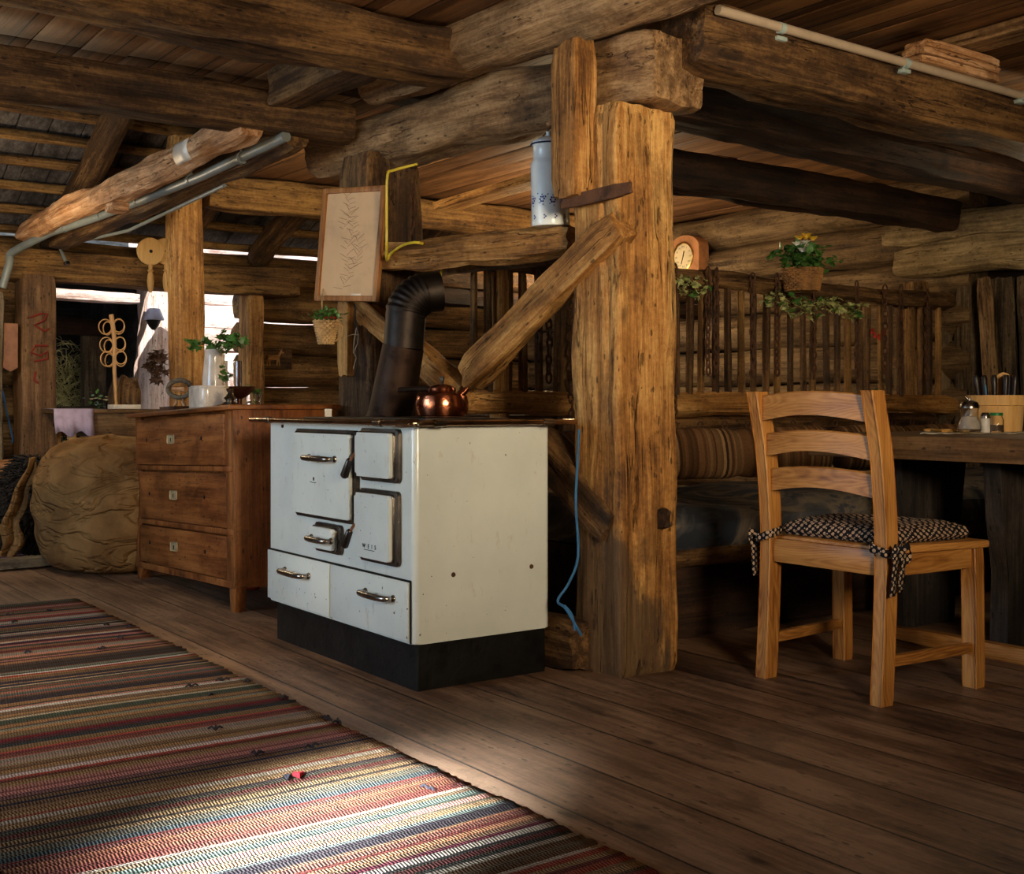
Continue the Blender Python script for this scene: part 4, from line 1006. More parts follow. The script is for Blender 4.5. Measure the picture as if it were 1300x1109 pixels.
# ================================================================== RAG RUG
stops = [(0.0, hexc(58, 46, 38)), (.12, hexc(150, 112, 76)), (.22, hexc(104, 80, 56)), (.32, hexc(206, 186, 162)), (.38, hexc(66, 74, 62)), (.48, hexc(172, 72, 56)), (.56, hexc(42, 40, 56)), (.66, hexc(172, 134, 92)), (.75, hexc(110, 38, 40)), (.82, hexc(118, 128, 114)), (.88, hexc(196, 130, 120)), (.93, hexc(34, 28, 26)), (.97, hexc(228, 222, 214))]
bm = B(); rng = random.Random(7)
x0, x1, y0, y1 = -.35, 1.545, 1.0, 5.62
nx, ny = 40, 300; grid = []
for j in range(ny+1):
    y = y0+(y1-y0)*j/ny; e = .012*nz((0, y*14, 0), 1, 2)+.006*rng.uniform(-1, 1); row = []
    for i in range(nx+1):
        x = x0+(x1-x0)*i/nx+(e if i > nx-2 else 0)
        row.append(bm.verts.new((x, y, .008+.005*math.sin(j*2.1)*.4+.006*nz((x*1.5, y*1.5, 0), 1, 1))))
    grid.append(row)
for a, b in zip(grid, grid[1:]):
    for i in range(nx): bm.faces.new((a[i], a[i+1], b[i+1], b[i]))
rug = obj('rag_rug', bm, stripes('rag_rug', 'Y', 52, stops, .95, .022, ('X', 820), .8))
md = rug.modifiers.new('thickness', 'SOLIDIFY'); md.thickness = .007; md.offset = -1
tag(rug, 'long handwoven rag rug with coloured stripes in the foreground', 'rug')
bm = B()
for _ in range(26):
    y = rng.uniform(2.2, 5.4); x = x1-rng.expovariate(2.2); p = Vector((max(.5, x), y, .016))
    for q in range(3): a = rng.uniform(0, 6.28); tube(bm, [p, p+Vector((math.cos(a)*.012, math.sin(a)*.012, .008)), p+Vector((math.cos(a)*.022, math.sin(a)*.022, .002))], .003, 5)
o = obj('loose_end', bm, plain('dark_rag', hexc(40, 36, 44), .9), rug); o['kind'] = 'stuff'
bm = B(); tube(bm, [onZ(374, 982, .014), onZ(380, 984, .022), onZ(384, 981, .014)], .006, 6); tube(bm, [onZ(378, 986, .014), onZ(380, 981, .02)], .006, 6)
obj('red_tuft', bm, plain('red_rag', hexc(200, 30, 40), .9), rug)
# second rug far left
bm = B(); box(bm, (1.2, 7.0, .0), (1.75, 8.9, .012), .002)
o = obj('rag_rug', bm, stripes('violet_rug', 'Y', 22, [(0, hexc(70, 44, 76)), (.3, hexc(120, 90, 126)), (.6, hexc(40, 34, 44)), (.85, hexc(150, 140, 150))], .95, .01))
tag(o, 'violet striped rag rug at the far left behind the sack', 'rug')

# ================================================================== CHAIR
O = Vector((2.985, 2.27, 0))
cr = thing('dining_chair', 'pine ladder-back chair with a tied cushion, turned to the table', 'chair', O)
def bent(bm, pts, wx, wy, n=14, bev=.004):
    """post along a curve: pts of (x,y,z); section wx by wy"""
    sm = smooth(pts, 5); rings = []
    for i, p in enumerate(sm):
        k = .95 if i in (0, len(sm)-1) else 1
        c = [(-1, -1), (1, -1), (1, 1), (-1, 1)]; rg = []
        for (a, b_) in c:
            for (da, db) in (((.86, 1) if a*b_ > 0 else (1, .86)), ((1, .86) if a*b_ > 0 else (.86, 1))):
                rg.append(bm.verts.new(p+Vector((a*da*wx/2*k, b_*db*wy/2*k, 0))))
        rings.append(rg)
    m_ = len(rings[0])
    for a, b_ in zip(rings, rings[1:]):
        for k in range(m_): bm.faces.new((a[k], a[(k+1) % m_], b_[(k+1) % m_], b_[k]))
    bm.faces.new(rings[0][::-1]); bm.faces.new(rings[-1])
for y in (.01, .47):
    bm = B(); bent(bm, [(0.0, y, 0), (.012, y, .18), (.022, y, .40), (.02, y, .55), (.0, y, .75), (-.028, y, .88), (-.04, y, .935), (-.044, y, .947)], .062, .045)
    obj('rear_leg', bm, W_pine('Z'), cr)
for y in (-.01, .51):
    bm = B(); bent(bm, [(.437, y, 0), (.435, y, .2), (.43, y, .447)], .05, .055); obj('front_leg', bm, W_pine('Z'), cr)
for (zl, zh, xo, arch) in ((.850, .930, -.03, .022), (.734, .806, -.008, .024), (.618, .690, .012, .024)):
    bm = B(); n = 16; rows = []
    for i in range(n+1):
        t = i/n; y = .025+.43*t; s_ = math.sin(PI*t); x = xo-.022*s_
        a_ = arch*s_
        rows.append([bm.verts.new(v) for v in ((x-.011, y, zl+a_), (x+.011, y, zl+a_+.001), (x+.011, y, zh+a_*.6), (x+.006, y, zh+a_*.6+.004), (x-.006, y, zh+a_*.6+.004), (x-.011, y, zh+a_*.6))])
    for a, b_ in zip(rows, rows[1:]):
        for k in range(6): bm.faces.new((a[k], a[(k+1) % 6], b_[(k+1) % 6], b_[k]))
    bm.faces.new(rows[0]); bm.faces.new(rows[-1][::-1])
    obj('back_slat', bm, W_pine('Y'), cr)
bm = B(); prism(bm, [(.03, .03), (.47, -.045), (.47, .545), (.03, .45)], .447, .472, Matrix(((1, 0, 0, 0), (0, 0, 1, 0), (0, 1, 0, 0), (0, 0, 0, 1))), .006); obj('seat', bm, W_pine('X'), cr)
bm = B(); box(bm, (.01, .03, .385), (.032, .45, .462), .003); obj('seat_rail', bm, W_pine('Y'), cr)
bm = B(); box(bm, (.425, .01, .385), (.447, .49, .45), .003); obj('seat_rail', bm, W_pine('Y'), cr)
for (ya, yb) in ((.01, -.01), (.47, .51)):
    for z, h in ((.415, .062), (.128, .034)):
        bm = B(); add_timber(bm, (.03, ya, z), (.42, yb, z), .022, h, .1, .001, 1, 16, .1, chop=.001); obj('side_rail' if z > .3 else 'stretcher', bm, W_pine('X'), cr)
# cushion with ties
cu = thing('seat_cushion', 'dark checked seat cushion tied to the posts of the pine chair', 'cushion', O+Vector((0, 0, .473)))
bm = B(); n, m_ = 26, 26; gt = []; gb = []
for j in range(m_+1):
    v = j/m_; rt = []; rb = []
    for i in range(n+1):
        u = i/n; x = .045+.385*u; wd = .42+.09*u; y = .24-wd/2+wd*v
        e = min(1, (min(u, 1-u, v, 1-v)*9))**.5 if min(u, 1-u, v, 1-v) > 0 else 0
        tuft = sum(math.exp(-((u-a)**2+(v-b_)**2)/.006) for a, b_ in ((.33, .33), (.67, .33), (.33, .67), (.67, .67)))
        h = .010+.034*e-.012*tuft+.006*nz((u*4, v*4, 0), 1, 4)
        rt.append(bm.verts.new((x, y, .012+h if e > 0 else .018))); rb.append(bm.verts.new((x, y, .002 if e > 0 else .018)))
    gt.append(rt); gb.append(rb)
for j in range(m_):
    for i in range(n):
        bm.faces.new((gt[j][i], gt[j][i+1], gt[j+1][i+1], gt[j+1][i])); bm.faces.new((gb[j][i], gb[j+1][i], gb[j+1][i+1], gb[j][i+1]))
bmesh.ops.remove_doubles(bm, verts=bm.verts, dist=.0005)
obj('cushion_pad', bm, checks('checked_cotton'), cu)
def ribbon(bm, pts, wd, up):
    pts = smooth(pts, 5); up = Vector(up); rows = []
    for i, p in enumerate(pts):
        k = 1+.12*math.sin(i*1.1)
        rows.append([bm.verts.new(p+up*wd/2*k), bm.verts.new(p-up*wd/2*k)])
    for a, b_ in zip(rows, rows[1:]): bm.faces.new((a[0], b_[0], b_[1], a[1]))
for sgn, y in ((-1, .01), (1, .47)):
    bm = B(); k = sgn
    yo = y+sgn*.032
    ribbon(bm, [(.06, y-sgn*.02, .02), (.03, y-sgn*.028, .012), (-.02, y-sgn*.03, .004), (-.022, y, -.005), (-.018, yo-sgn*.004, -.012), (.02, yo, -.02)], .026, (0, 0, 1))
    ribbon(bm, [(.06, yo-sgn*.004, .02), (.04, yo+sgn*.002, 0), (.022, yo+sgn*.006, -.02)], .024, (0, 0, 1))
    lathe(bm, [(0, .014), (.012, .009), (.014, 0), (.011, -.01), (0, -.014)], 10, T((.02, yo+sgn*.008, -.02)))
    for q, (dx, L) in enumerate(((-.022, .14), (.012, .13))):
        ribbon(bm, [(.02, yo+sgn*.01, -.02), (.02+dx*.6, yo+sgn*.026, -.012), (.02+dx, yo+sgn*.022, -.05), (.02+dx*1.1, yo+sgn*.012, -L)], .030, (1, .15, 0))
    for dx in (-.04, .045): ribbon(bm, [(.02, yo+sgn*.01, -.018), (.02+dx*.7, yo+sgn*.026, .008), (.02+dx, yo+sgn*.024, -.022), (.02+dx*.4, yo+sgn*.016, -.036), (.02, yo+sgn*.01, -.02)], .022, (0, .3, 1))
    o = obj('tie_ribbon', bm, checks('checked_cotton'), cu); md = o.modifiers.new('thickness', 'SOLIDIFY'); md.thickness = .003

# ================================================================== TABLE
TZ = .788; TX = 3.75
tb = thing('dining_table', 'heavy dark wooden table with slab legs behind the pine chair', 'table', (TX, 1.0, 0))
bm = B(); box(bm, (0, 0, TZ-.088), (1.12, 2.22, TZ), .006); o = obj('tabletop', bm, W_table('Y'), tb)
for y in (1.45, .15):
    bm = B()
    pts = [(.14, .70), (.98, .70), (.98, .62), (.86, .50), (.80, .34), (.86, .18), (1.0, .05), (1.0, 0), (.12, 0), (.12, .05), (.24, .18), (.30, .34), (.26, .50), (.14, .62)]
    pts = [(.12, .70), (1.0, .70), (.97, .55), (.80, .42), (.72, .30), (.80, .17), (1.0, .08), (1.0, 0), (.16, 0), (.18, .30), (.14, .5)]
    prism(bm, pts, y, y+.07, None, .005); obj('slab_leg', bm, wood('black_table_leg', hexc(26, 22, 20), hexc(48, 42, 38), hexc(76, 66, 58), 'Z', .7, .6, .3), tb)
bm = B(); box(bm, (.5, .1, .30), (.56, 1.6, .42), .004); obj('stretcher', bm, W_black('Y'), tb)
bm = B(); add_timber(bm, (.10, -.1, .028), (.12, 1.92, .028), .05, .055, .05, .001, 2, 16, .2); obj('foot_rail', bm, W_pine('Y'), tb)
# second trestle further back
bm = B(); prism(bm, [(.30, .70), (.75, .70), (.70, .4), (.66, .0), (.34, 0), (.32, .4)], 2.0, 2.07, None, .005); obj('slab_leg', bm, wood('black_table_leg', hexc(26, 22, 20), hexc(48, 42, 38), hexc(76, 66, 58), 'Z', .7, .6, .3), tb)
# runner and things on the table
def tp(px, d): p = at(px, 548, d); p.z = TZ; return p
rp = tp(1240, 4.78)
bm = B(); n = 30; rows = []
for i in range(n+1):
    t = i/n; p = at(1168+165*t, 548, 4.66+.1*t); q = at(1172+170*t, 548, 4.98+.1*t)
    zz = TZ+.004+.0025*math.sin(i*1.7)
    rows.append([bm.verts.new((p.x, p.y, zz)), bm.verts.new(((p.x+q.x)/2, (p.y+q.y)/2, TZ+.004)), bm.verts.new((q.x, q.y, zz))])
for a, b_ in zip(rows, rows[1:]):
    bm.faces.new((a[0], b_[0], b_[1], a[1])); bm.faces.new((a[1], b_[1], b_[2], a[2]))
o = obj('table_runner', bm, stripes('runner_cloth', 'X', 26, [(0, hexc(190, 180, 160)), (.4, hexc(150, 120, 70)), (.6, hexc(196, 190, 176)), (.85, hexc(120, 96, 60))], .9, .05)); md = o.modifiers.new('thickness', 'SOLIDIFY'); md.thickness = .003
tag(o, 'narrow patterned cloth lying on the dark table under the shakers', 'cloth')
TZ2 = TZ+.006
pot = thing('utensil_pot', 'big pale wooden pot full of cutlery on the table', 'pot', Vector((tp(1266, 4.92).x, tp(1266, 4.92).y, TZ2)))
bm = B(); lathe(bm, [(0, 0), (.094, 0), (.096, .004), (.104, .105), (.117, .107), (.12, .148), (.112, .148), (.102, .108), (.09, .01), (0, .01)], 40); obj('pot_body', bm, W_pail('Z'), pot)
pc = Vector(pot.location); vr = Vector((RX, RY, 0)); vf = Vector((FX, FY, 0))
bm = B(); pts = [(-.035, 0), (.035, 0), (.04, .12), (.047, .19), (.034, .20), (.02, .222), (0, .23), (-.02, .222), (-.034, .20), (-.047, .19), (-.04, .12)]
prism(bm, pts, -.005, .005)
o = obj('wooden_paddle', bm, W_pail('Z'), loc=pc+vr*.045+vf*.05+Vector((0, 0, .015)), rot=(0, 0, HEAD-PI/2)); tag(o, 'pale wooden board with scalloped top standing in the cutlery pot', 'board')
kn = [(-.10, -.14, 0, 'dark'), (.0, -.02, .01, 'dark'), (.03, .02, -.015, 'dark'), (.055, .03, 0, 'grey'), (.075, .02, .02, 'dark'), (.088, .06, -.01, 'dark'), (-.03, -.05, .03, 'dark'), (.095, .11, .02, 'red')]
lbls = ['dark knife handle leaning out left of the cutlery pot', 'dark knife handle beside the blue one in the pot', 'dark knife handle in front of the wooden board in the pot', 'grey knife handle in the middle of the cutlery pot', 'dark knife handle just right of the grey one', 'dark knife handle near the right rim of the pot', 'dark knife handle at the back of the pot, left of the board', 'dark red knife handle at the right edge of the pot']
for (a, tl2, f2, cc), lb in zip(kn, lbls):
    o = thing('table_knife', lb, 'knife', pc+vr*a*.6+vf*f2*2+Vector((0, 0, .02)), group='knives in the wooden pot')
    d = (vr*tl2*1.0+vf*f2+Vector((0, 0, 1))).normalized()
    bm = B(); tube(bm, [d*.105, d*.13, d*.17, d*.20, d*.212], [.008, .011, .012, .013, .008], 10)
    obj('handle', bm, plain('knife_'+cc, {'dark': hexc(34, 24, 20), 'grey': hexc(110, 112, 124), 'red': hexc(70, 26, 26)}[cc], .35), o)
    bm = B(); tube(bm, [d*.0, d*.106], .004, 6); obj('blade', bm, CHROME(), o)
o = thing('drinking_straw', 'thin blue straw standing at the left of the cutlery pot', 'straw', pc-vr*.035+Vector((0, 0, .02)))
bm = B(); d = (vr*-.08+Vector((0, 0, 1))).normalized(); tube(bm, [d*.0, d*.17], .0028, 8); obj('straw_tube', bm, plain('blue_straw', hexc(70, 140, 190), .4), o)
def onT(px, d): p = at(px, 548, d); return Vector((p.x, p.y, TZ2))
sh = thing('sugar_shaker', 'bulbous fluted glass sugar pourer with chrome top', 'shaker', onT(1231, 4.74))
bm = B(); lathe(bm, [(0, .001), (.042, .001), (.047, .012), (.047, .024), (.042, .040), (.034, .052), (.034, .080), (.036, .098), (.032, .098), (.030, .08), (.030, .054), (.038, .04), (.043, .024), (.042, .013), (0, .006)], 72, None, .012, 24); obj('glass_body', bm, glass('pressed_glass', (1, 1, 1, 1), .12), sh)
bm = B(); lathe(bm, [(0, .0065), (.041, .014), (.042, .026), (.036, .040), (.029, .052), (.028, .062), (0, .064)], 28); obj('sugar', bm, plain('sugar_white', hexc(232, 222, 208), .9), sh)
bm = B(); lathe(bm, [(.038, .096), (.038, .106), (.030, .120), (.014, .126), (0, .127)], 28); tube(bm, [(0, 0, .122), (0, 0, .135)], .006, 12); tube(bm, [(0, 0, .125), (-.012, .012, .142)], .005, 10); obj('chrome_lid', bm, CHROME(), sh)
for k, (px, d_) in enumerate(((1180, 4.86), (1192, 4.80), (1205, 4.84))):
    bm = B(); add_timber(bm, (-.035, 0, .006), (.035, 0, .007), .03, .011, .7, .004, 500+k, 12, .012, chop=.002)
    tag(obj('sweet_packet', bm, plain('packet_gold', hexc(176, 130, 60), .45, 0, 0, 1, .4, nscale=60), loc=onT(px, d_), rot=(0, 0, R(20+50*k))), ['leftmost crumpled golden packet on the table cloth', 'middle crumpled golden packet of three on the table cloth', 'crumpled golden packet nearest the sugar pourer'][k], 'packet', 'crumpled golden packets on the table cloth')
sa = thing('salt_shaker', 'slim salt shaker between sugar pourer and green lidded jar', 'shaker', onT(1251, 4.72))
bm = B(); lathe(bm, [(0, 0), (.018, 0), (.019, .003), (.017, .055), (.014, .058), (0, .058)], 16); obj('shaker_body', bm, plain('salt_white', hexc(222, 216, 206), .35), sa)
bm = B(); lathe(bm, [(.0175, .056), (.0175, .068), (.012, .078), (0, .08)], 20); obj('chrome_lid', bm, CHROME(), sa)
ja = thing('glass_jar', 'small glass jar with a green lid beside the salt shaker', 'jar', onT(1265, 4.71))
bm = B(); lathe(bm, [(0, 0), (.026, 0), (.028, .004), (.028, .05), (.022, .062), (.022, .07), (.020, .07), (.020, .06), (.025, .05), (.025, .005), (0, .004)], 24); obj('jar_body', bm, glass(), ja)
bm = B(); lathe(bm, [(0, .004), (.0245, .005), (.0245, .03), (0, .03)], 20); obj('jar_contents', bm, plain('spice', hexc(120, 96, 70), .9), ja)
bm = B(); lathe(bm, [(.024, .066), (.0245, .076), (.022, .078), (0, .078)], 24); obj('green_lid', bm, plain('green_lid', hexc(30, 120, 60), .4), ja)

# ================================================================== BENCH, BLANKET, CUSHIONS
YR = 4.40
bn = thing('bench', 'wide wooden corner bench below the railing, half behind the golden post', 'bench', (2.95, 3.32, 0))
bm = B(); box(bm, (0, .06, 0), (3.5, .10, .30), .004); obj('front_board', bm, W_black('X'), bn)
bm = B(); add_timber(bm, (-.02, .05, .335), (3.5, .05, .335), .11, .10, 1.0, .012, 5, 20, .08); obj('front_log', bm, W_beam('X'), bn)
bm = B(); box(bm, (0, .10, .30), (3.5, 1.0, .345), .004); obj('seat_board', bm, W_black('X'), bn)
bm = B(); box(bm, (0, .12, 0), (.04, 1.0, .30)); obj('end_board', bm, W_black('Z'), bn)
# dark mattress with blanket, rounded front edge
bm = B(); n = 70; rows = []
prof = [(.03, .352), (-.005, .375), (-.025, .42), (-.02, .475), (.02, .515), (.10, .535), (.3, .54), (.55, .545), (.85, .545), (.97, .53), (.98, .36)]
for i in range(n+1):
    x = .0+3.45*i/n
    rows.append([bm.verts.new((x, y+.02*nz((x*2, y*3, z), 1, 3), max(.352, z-.02+.025*nz((x*1.7, y*2, 0), 1, 6)-.03*math.exp(-((x-.75)/.25)**2)*(1 if z > .5 else 0)))) for y, z in prof])
for a, b_ in zip(rows, rows[1:]):
    for k in range(len(prof)-1): bm.faces.new((a[k], a[k+1], b_[k+1], b_[k]))
    bm.faces.new((a[-1], a[0], b_[0], b_[-1]))
bm.faces.new(rows[0]); bm.faces.new(rows[-1])
def blanket():
    m, nt, b = base('blanket', .9); v = nd(nt, 'ShaderNodeTexCoord').outputs['Object']
    c = ramp(nt, noi(nt, v, 3.2, 4, .6, 1.5), [(.36, hexc(44, 48, 56)), (.46, hexc(78, 78, 80)), (.55, hexc(120, 108, 94)), (.62, hexc(66, 70, 78))]).outputs[0]
    nt.links.new(c, b.inputs['Base Color']); b.inputs['Specular IOR Level'].default_value = .15
    return m
o = obj('blanket', bm, blanket(), loc=(2.95, 3.32, 0)); tag(o, 'thick grey patterned blanket over the bench seat', 'blanket')
cst = lambda: stripes('striped_cushion', 'X', 55, [(0, hexc(96, 66, 40)), (.25, hexc(138, 100, 66)), (.45, hexc(60, 42, 30)), (.6, hexc(166, 130, 90)), (.8, hexc(112, 78, 50))], .9, .002, None, .2)
for (x0, x1, lb) in ((2.95, 3.63, 'striped brown back cushion partly hidden by the golden post'), (3.66, 5.05, 'long striped brown back cushion seen through the chair back'), (5.1, 6.3, 'striped back cushion just above the table edge')):
    bm = B(); n = 40; m_ = 20; rows = []
    for i in range(n+1):
        t = i/n; e = (1-abs(2*t-1)**10)**.5*.25+.75 if 0 < t < 1 else .55
        puck = 1-.10*math.exp(-((t-.5)/.03)**2)
        x = (x1-x0)*t
        rows.append([bm.verts.new((x, .065*e*puck*(abs(math.cos(2*PI*k/m_))**.8)*(1 if math.cos(2*PI*k/m_) > 0 else -1), .125*e*puck*(abs(math.sin(2*PI*k/m_))**.8)*(1 if math.sin(2*PI*k/m_) > 0 else -1)+.004*math.sin(9*t))) for k in range(m_)])
    for a, b_ in zip(rows, rows[1:]):
        for k in range(m_): bm.faces.new((a[k], a[(k+1) % m_], b_[(k+1) % m_], b_[k]))
    bm.faces.new(rows[0]); bm.faces.new(rows[-1])
    o = obj('back_cushion', bm, cst(), loc=(x0, 4.20, .665), rot=(R(-8), 0, 0)); tag(o, lb, 'cushion', 'striped back cushions along the railing')
# back board behind the cushions
timber('back_rest', (2.9, 4.335, .70), (6.4, 4.335, .70), .035, .16, W_black(), 'dark plank behind the striped cushions, under the railing', 'board', rnd=.1, amp=.003, seed=80, seg=16)
bm = B(); tube(bm, arc((0, 0, 0), .018, 0, 2*PI*.97, 14), .004, 6)
r0_ = obj('iron_ring', bm, RUST(), loc=(3.7, 4.30, .80))
for k in range(16):
    o = r0_ if k == 0 else r0_.copy()
    if k: C.objects.link(o); o.location = (3.7+k*.17, 4.30, .80)
    tag(o, 'small rusty iron ring on the dark plank above the striped cushions', 'ring', 'iron rings above the striped cushions')

# ================================================================== RAILING with balusters
ra = thing('railing', 'rustic wooden railing with thin upright sticks behind the bench', 'railing', (2.72, YR, 0))
bm = B(); add_timber(bm, (.18, 0, 1.555), (3.70, 0, 1.52), .085, .09, 1.0, .018, 90, 20, .06); obj('top_rail', bm, W_beam('X'), ra)
bm = B(); add_timber(bm, (.15, 0, .905), (3.70, 0, .90), .12, .11, 1.0, .015, 91, 20, .06); obj('bottom_rail', bm, W_post('X'), ra)
bm = B(); add_timber(bm, (.15, .12, .80), (3.68, .12, .80), .09, .10, 1.0, .012, 92, 16, .1); obj('lower_log', bm, W_beam('X'), ra)
rng = random.Random(12)
for k in range(37):
    x = .20+k*.094+rng.uniform(-.012, .012)
    if abs(x-.0) < .0: continue
    bm = B(); add_timber(bm, (x, rng.uniform(-.012, .012), .93), (x+rng.uniform(-.01, .01), 0, 1.525), .032*rng.uniform(.8, 1.2), .026, .5, .003, 100+k, 10, .08, chop=.002)
    obj('baluster', bm, W_beam('Z') if k % 3 else W_wall('Z'), ra)
bm = B(); add_timber(bm, (.74, .02, .3), (.74, .02, 1.55), .07, .07, .8, .006, 95, 14, .1); obj('upright', bm, W_beam('Z'), ra)
bm = B(); add_timber(bm, (.35, .02, .3), (.35, .02, 1.55), .085, .06, .5, .006, 96, 14, .1); obj('upright', bm, W_post('Z'), ra)
# chains
def chain_bm(L, lw=.026, r=.0045, seed=0):
    bm = B(); z = 0; k = 0; rng = random.Random(seed)
    h = lw*1.55
    while z < L:
        pts = []
        for i in range(12):
            a = 2*PI*i/12; u, v = lw*.42*math.cos(a), h*.5*math.sin(a)
            pts.append((u, .0, -z+v) if k % 2 == 0 else (.2*u, u, -z+v))
        tube(bm, [Vector(p)+Vector((.003*math.sin(k), 0, 0)) for p in pts], r, 6, close=True)
        z += h-2.1*r; k += 1
    return bm
chains = [(3.42, .72), (3.60, .60), (3.68, .62), (3.90, .66), (4.07, .50), (4.30, .50), (4.36, .58), (4.62, .56), (4.80, .58), (5.10, .45), (5.46, .5), (5.70, .5), (5.86, .46), (6.1, .5)]
c0_ = None
for k, (x, L) in enumerate(chains):
    if k % 5 == 0:
        c0_ = obj('iron_chain', chain_bm(L, .030, .0052, k), RUST(), loc=(x, YR-.062, 1.575)); o = c0_
    else:
        o = c0_.copy(); C.objects.link(o); o.location = (x, YR-.062-.004*(k % 3), 1.575-.01*(k % 2)); o.rotation_euler = (0, 0, R(40*(k % 4)))
    tag(o, 'rusty iron chain hanging from the top rail behind the bench', 'chain', 'iron chains hanging on the railing behind the bench')
for k, (px, ya, yb, lb) in enumerate(((697, 345, 465, 'rusty chain hanging between the slanting brace and the golden post'), (683, 350, 440, 'rusty chain just left of another, behind the slanting brace'))):
    a = onY(px, ya, YR-.06); b_ = onY(px, yb+20, YR-.06)
    tag(obj('iron_chain', chain_bm(a.z-b_.z, .034, .006, 20+k), RUST(), loc=a), lb, 'chain')
a = onX(513, 240, 2.535); 
tag(obj('iron_chain', chain_bm(.62, .034, .006, 31), RUST(), loc=(2.79, 4.705, a.z+.05)), 'dark chain hanging on the post right of the framed sheet', 'chain')

# garlands and ornaments on the railing
def garl(name, x0, x1, z, seed, n, m, label, s=.032, sp=.035):
    rng = random.Random(seed); pts = []
    k = 7
    for i in range(k+1): pts.append((x0+(x1-x0)*i/k, YR-.055-.012*rng.random(), z+.03*math.sin(i*1.8)+rng.uniform(-.015, .015)))
    tag(foliage(name, [smooth(pts)], m, s=s, n=n, spread=sp, seed=seed), label, 'garland')
garl('ivy_garland', 3.52, 3.88, 1.57, 41, 90, [VLEAF(), LEAF()], 'ivy sprig on the top rail under the wall clock')
garl('ivy_garland', 4.0, 4.28, 1.50, 42, 80, [VLEAF(), LEAF()], 'variegated ivy sprig hanging between clock and flower basket')
garl('ivy_garland', 4.75, 5.5, 1.44, 43, 150, [VLEAF(), LEAF()], 'long pale ivy garland along the right part of the top rail', .04, .045)
rng = random.Random(44); bm = B()
for (x, z) in ((5.62, 1.30), (5.66, 1.29), (5.70, 1.315), (5.60, 1.32)):
    for q in range(6): a = q*PI/3; leaf(bm, (x, YR-.06, z), (math.cos(a), -.3, math.sin(a)), .022, 'oval', rng=rng)
tag(obj('red_flowers', bm, plain('red_petal', hexc(180, 24, 24), .5), smooth=False, recalc=False), 'small red flowers among the sticks under the pale garland', 'flowers')
# flowers seen through the railing
def nosegay(name, c, n, cols, label, seed, s=.03, sp=.06):
    rng = random.Random(seed); c = Vector(c)
    root = thing(name, label, 'flowers', c)
    bm = B()
    for _ in range(n): leaf(bm, Vector([rng.gauss(0, sp*.6) for _ in range(3)]), (rng.uniform(-1, 1), rng.uniform(-1, 1), rng.uniform(-.3, 1)), s*rng.uniform(.7, 1.3), 'oval', rng=rng)
    obj('foliage', bm, LEAF(), root, smooth=False, recalc=False)
    for k, col in enumerate(cols):
        bm = B(); p = Vector((rng.uniform(-sp, sp), rng.uniform(-sp, 0), sp*.5+rng.uniform(0, sp*.5)))
        for q in range(8): a = q*PI/4; leaf(bm, p, (math.cos(a), math.sin(a), .35), s*.55, 'oval', rng=rng)
        lathe(bm, [(0, .006), (.006, .003), (.007, 0)], 8, T(p))
        obj('flower', bm, plain('petal_%d%d%d' % tuple(int(q*99) for q in col[:3]), col, .6), root, smooth=False, recalc=False)
    return root
YEL, WHT, RED, ORA = hexc(220, 180, 50), hexc(230, 228, 215), hexc(180, 30, 24), hexc(220, 120, 30)
nosegay('flower_bunch', (XW-.10, 4.9, .98), 40, [YEL, ORA, RED, YEL], 'bunch with yellow flowers seen through the railing sticks', 50)
# flower basket on top of the railing
fb = onY(990, 345, YR)
fb = Vector((fb.x, YR-.155, 1.50))
bk = thing('flower_basket', 'wicker basket with yellow and white flowers on the top rail', 'basket', fb)
def wicker(bm, r0, r1, h, n=11, st=22):
    for j in range(n):
        z = h*(j+.5)/n; r = r0+(r1-r0)*j/(n-1); pts = []
        for i in range(st*2):
            a = 2*PI*i/(st*2); q = r+(.004 if (i+j) % 2 else -.004); pts.append((q*math.cos(a), q*math.sin(a), z))
        tube(bm, pts, h/n*.46, 6, close=True)
    for i in range(st):
        a = 2*PI*i/st; tube(bm, [((r0)*math.cos(a), r0*math.sin(a), 0), (r1*math.cos(a), r1*math.sin(a), h+.004)], .0032, 5)
    lathe(bm, [(0, .003), (r0*.95, .003), (r1*.92, h*.85), (0, h*.85)], 20)
WICK = lambda: plain('wicker', hexc(158, 112, 62), .6, 0, .3, 90, .3)
bm = B(); wicker(bm, .085, .105, .12); obj('basket_body', bm, WICK(), bk)
bm = B(); rng = random.Random(61)
for _ in range(300): leaf(bm, (rng.gauss(0, .06), rng.gauss(0, .055), .14+rng.uniform(-.03, .09)), (rng.uniform(-1, 1), rng.uniform(-1, 1), rng.uniform(-.5, .9)), .055*rng.uniform(.6, 1.2), 'oval', rng=rng)
obj('foliage', bm, LEAF(), bk, smooth=False, recalc=False)
for k, (x, y, z, cc) in enumerate(((-.09, .0, .225, WHT), (-.06, -.03, .215, WHT), (-.04, -.01, .235, WHT), (-.05, 0.02, .262, YEL), (-.02, -.0, .275, YEL), (.0, .02, .268, YEL), (.03, .0, .262, YEL), (-.08, -.03, .19, WHT))):
    bm = B(); z += .005; y -= .045
    for q in range(9): a = q*2*PI/9; leaf(bm, (x, y, z), (math.cos(a), math.sin(a), .9), .034, 'oval', rng=rng)
    lathe(bm, [(0, .012), (.009, .008), (.010, 0)], 10, T((x, y, z)))
    obj('flower', bm, plain('petal_y' if cc is YEL else 'petal_w', cc, .6), bk, smooth=False, recalc=False)
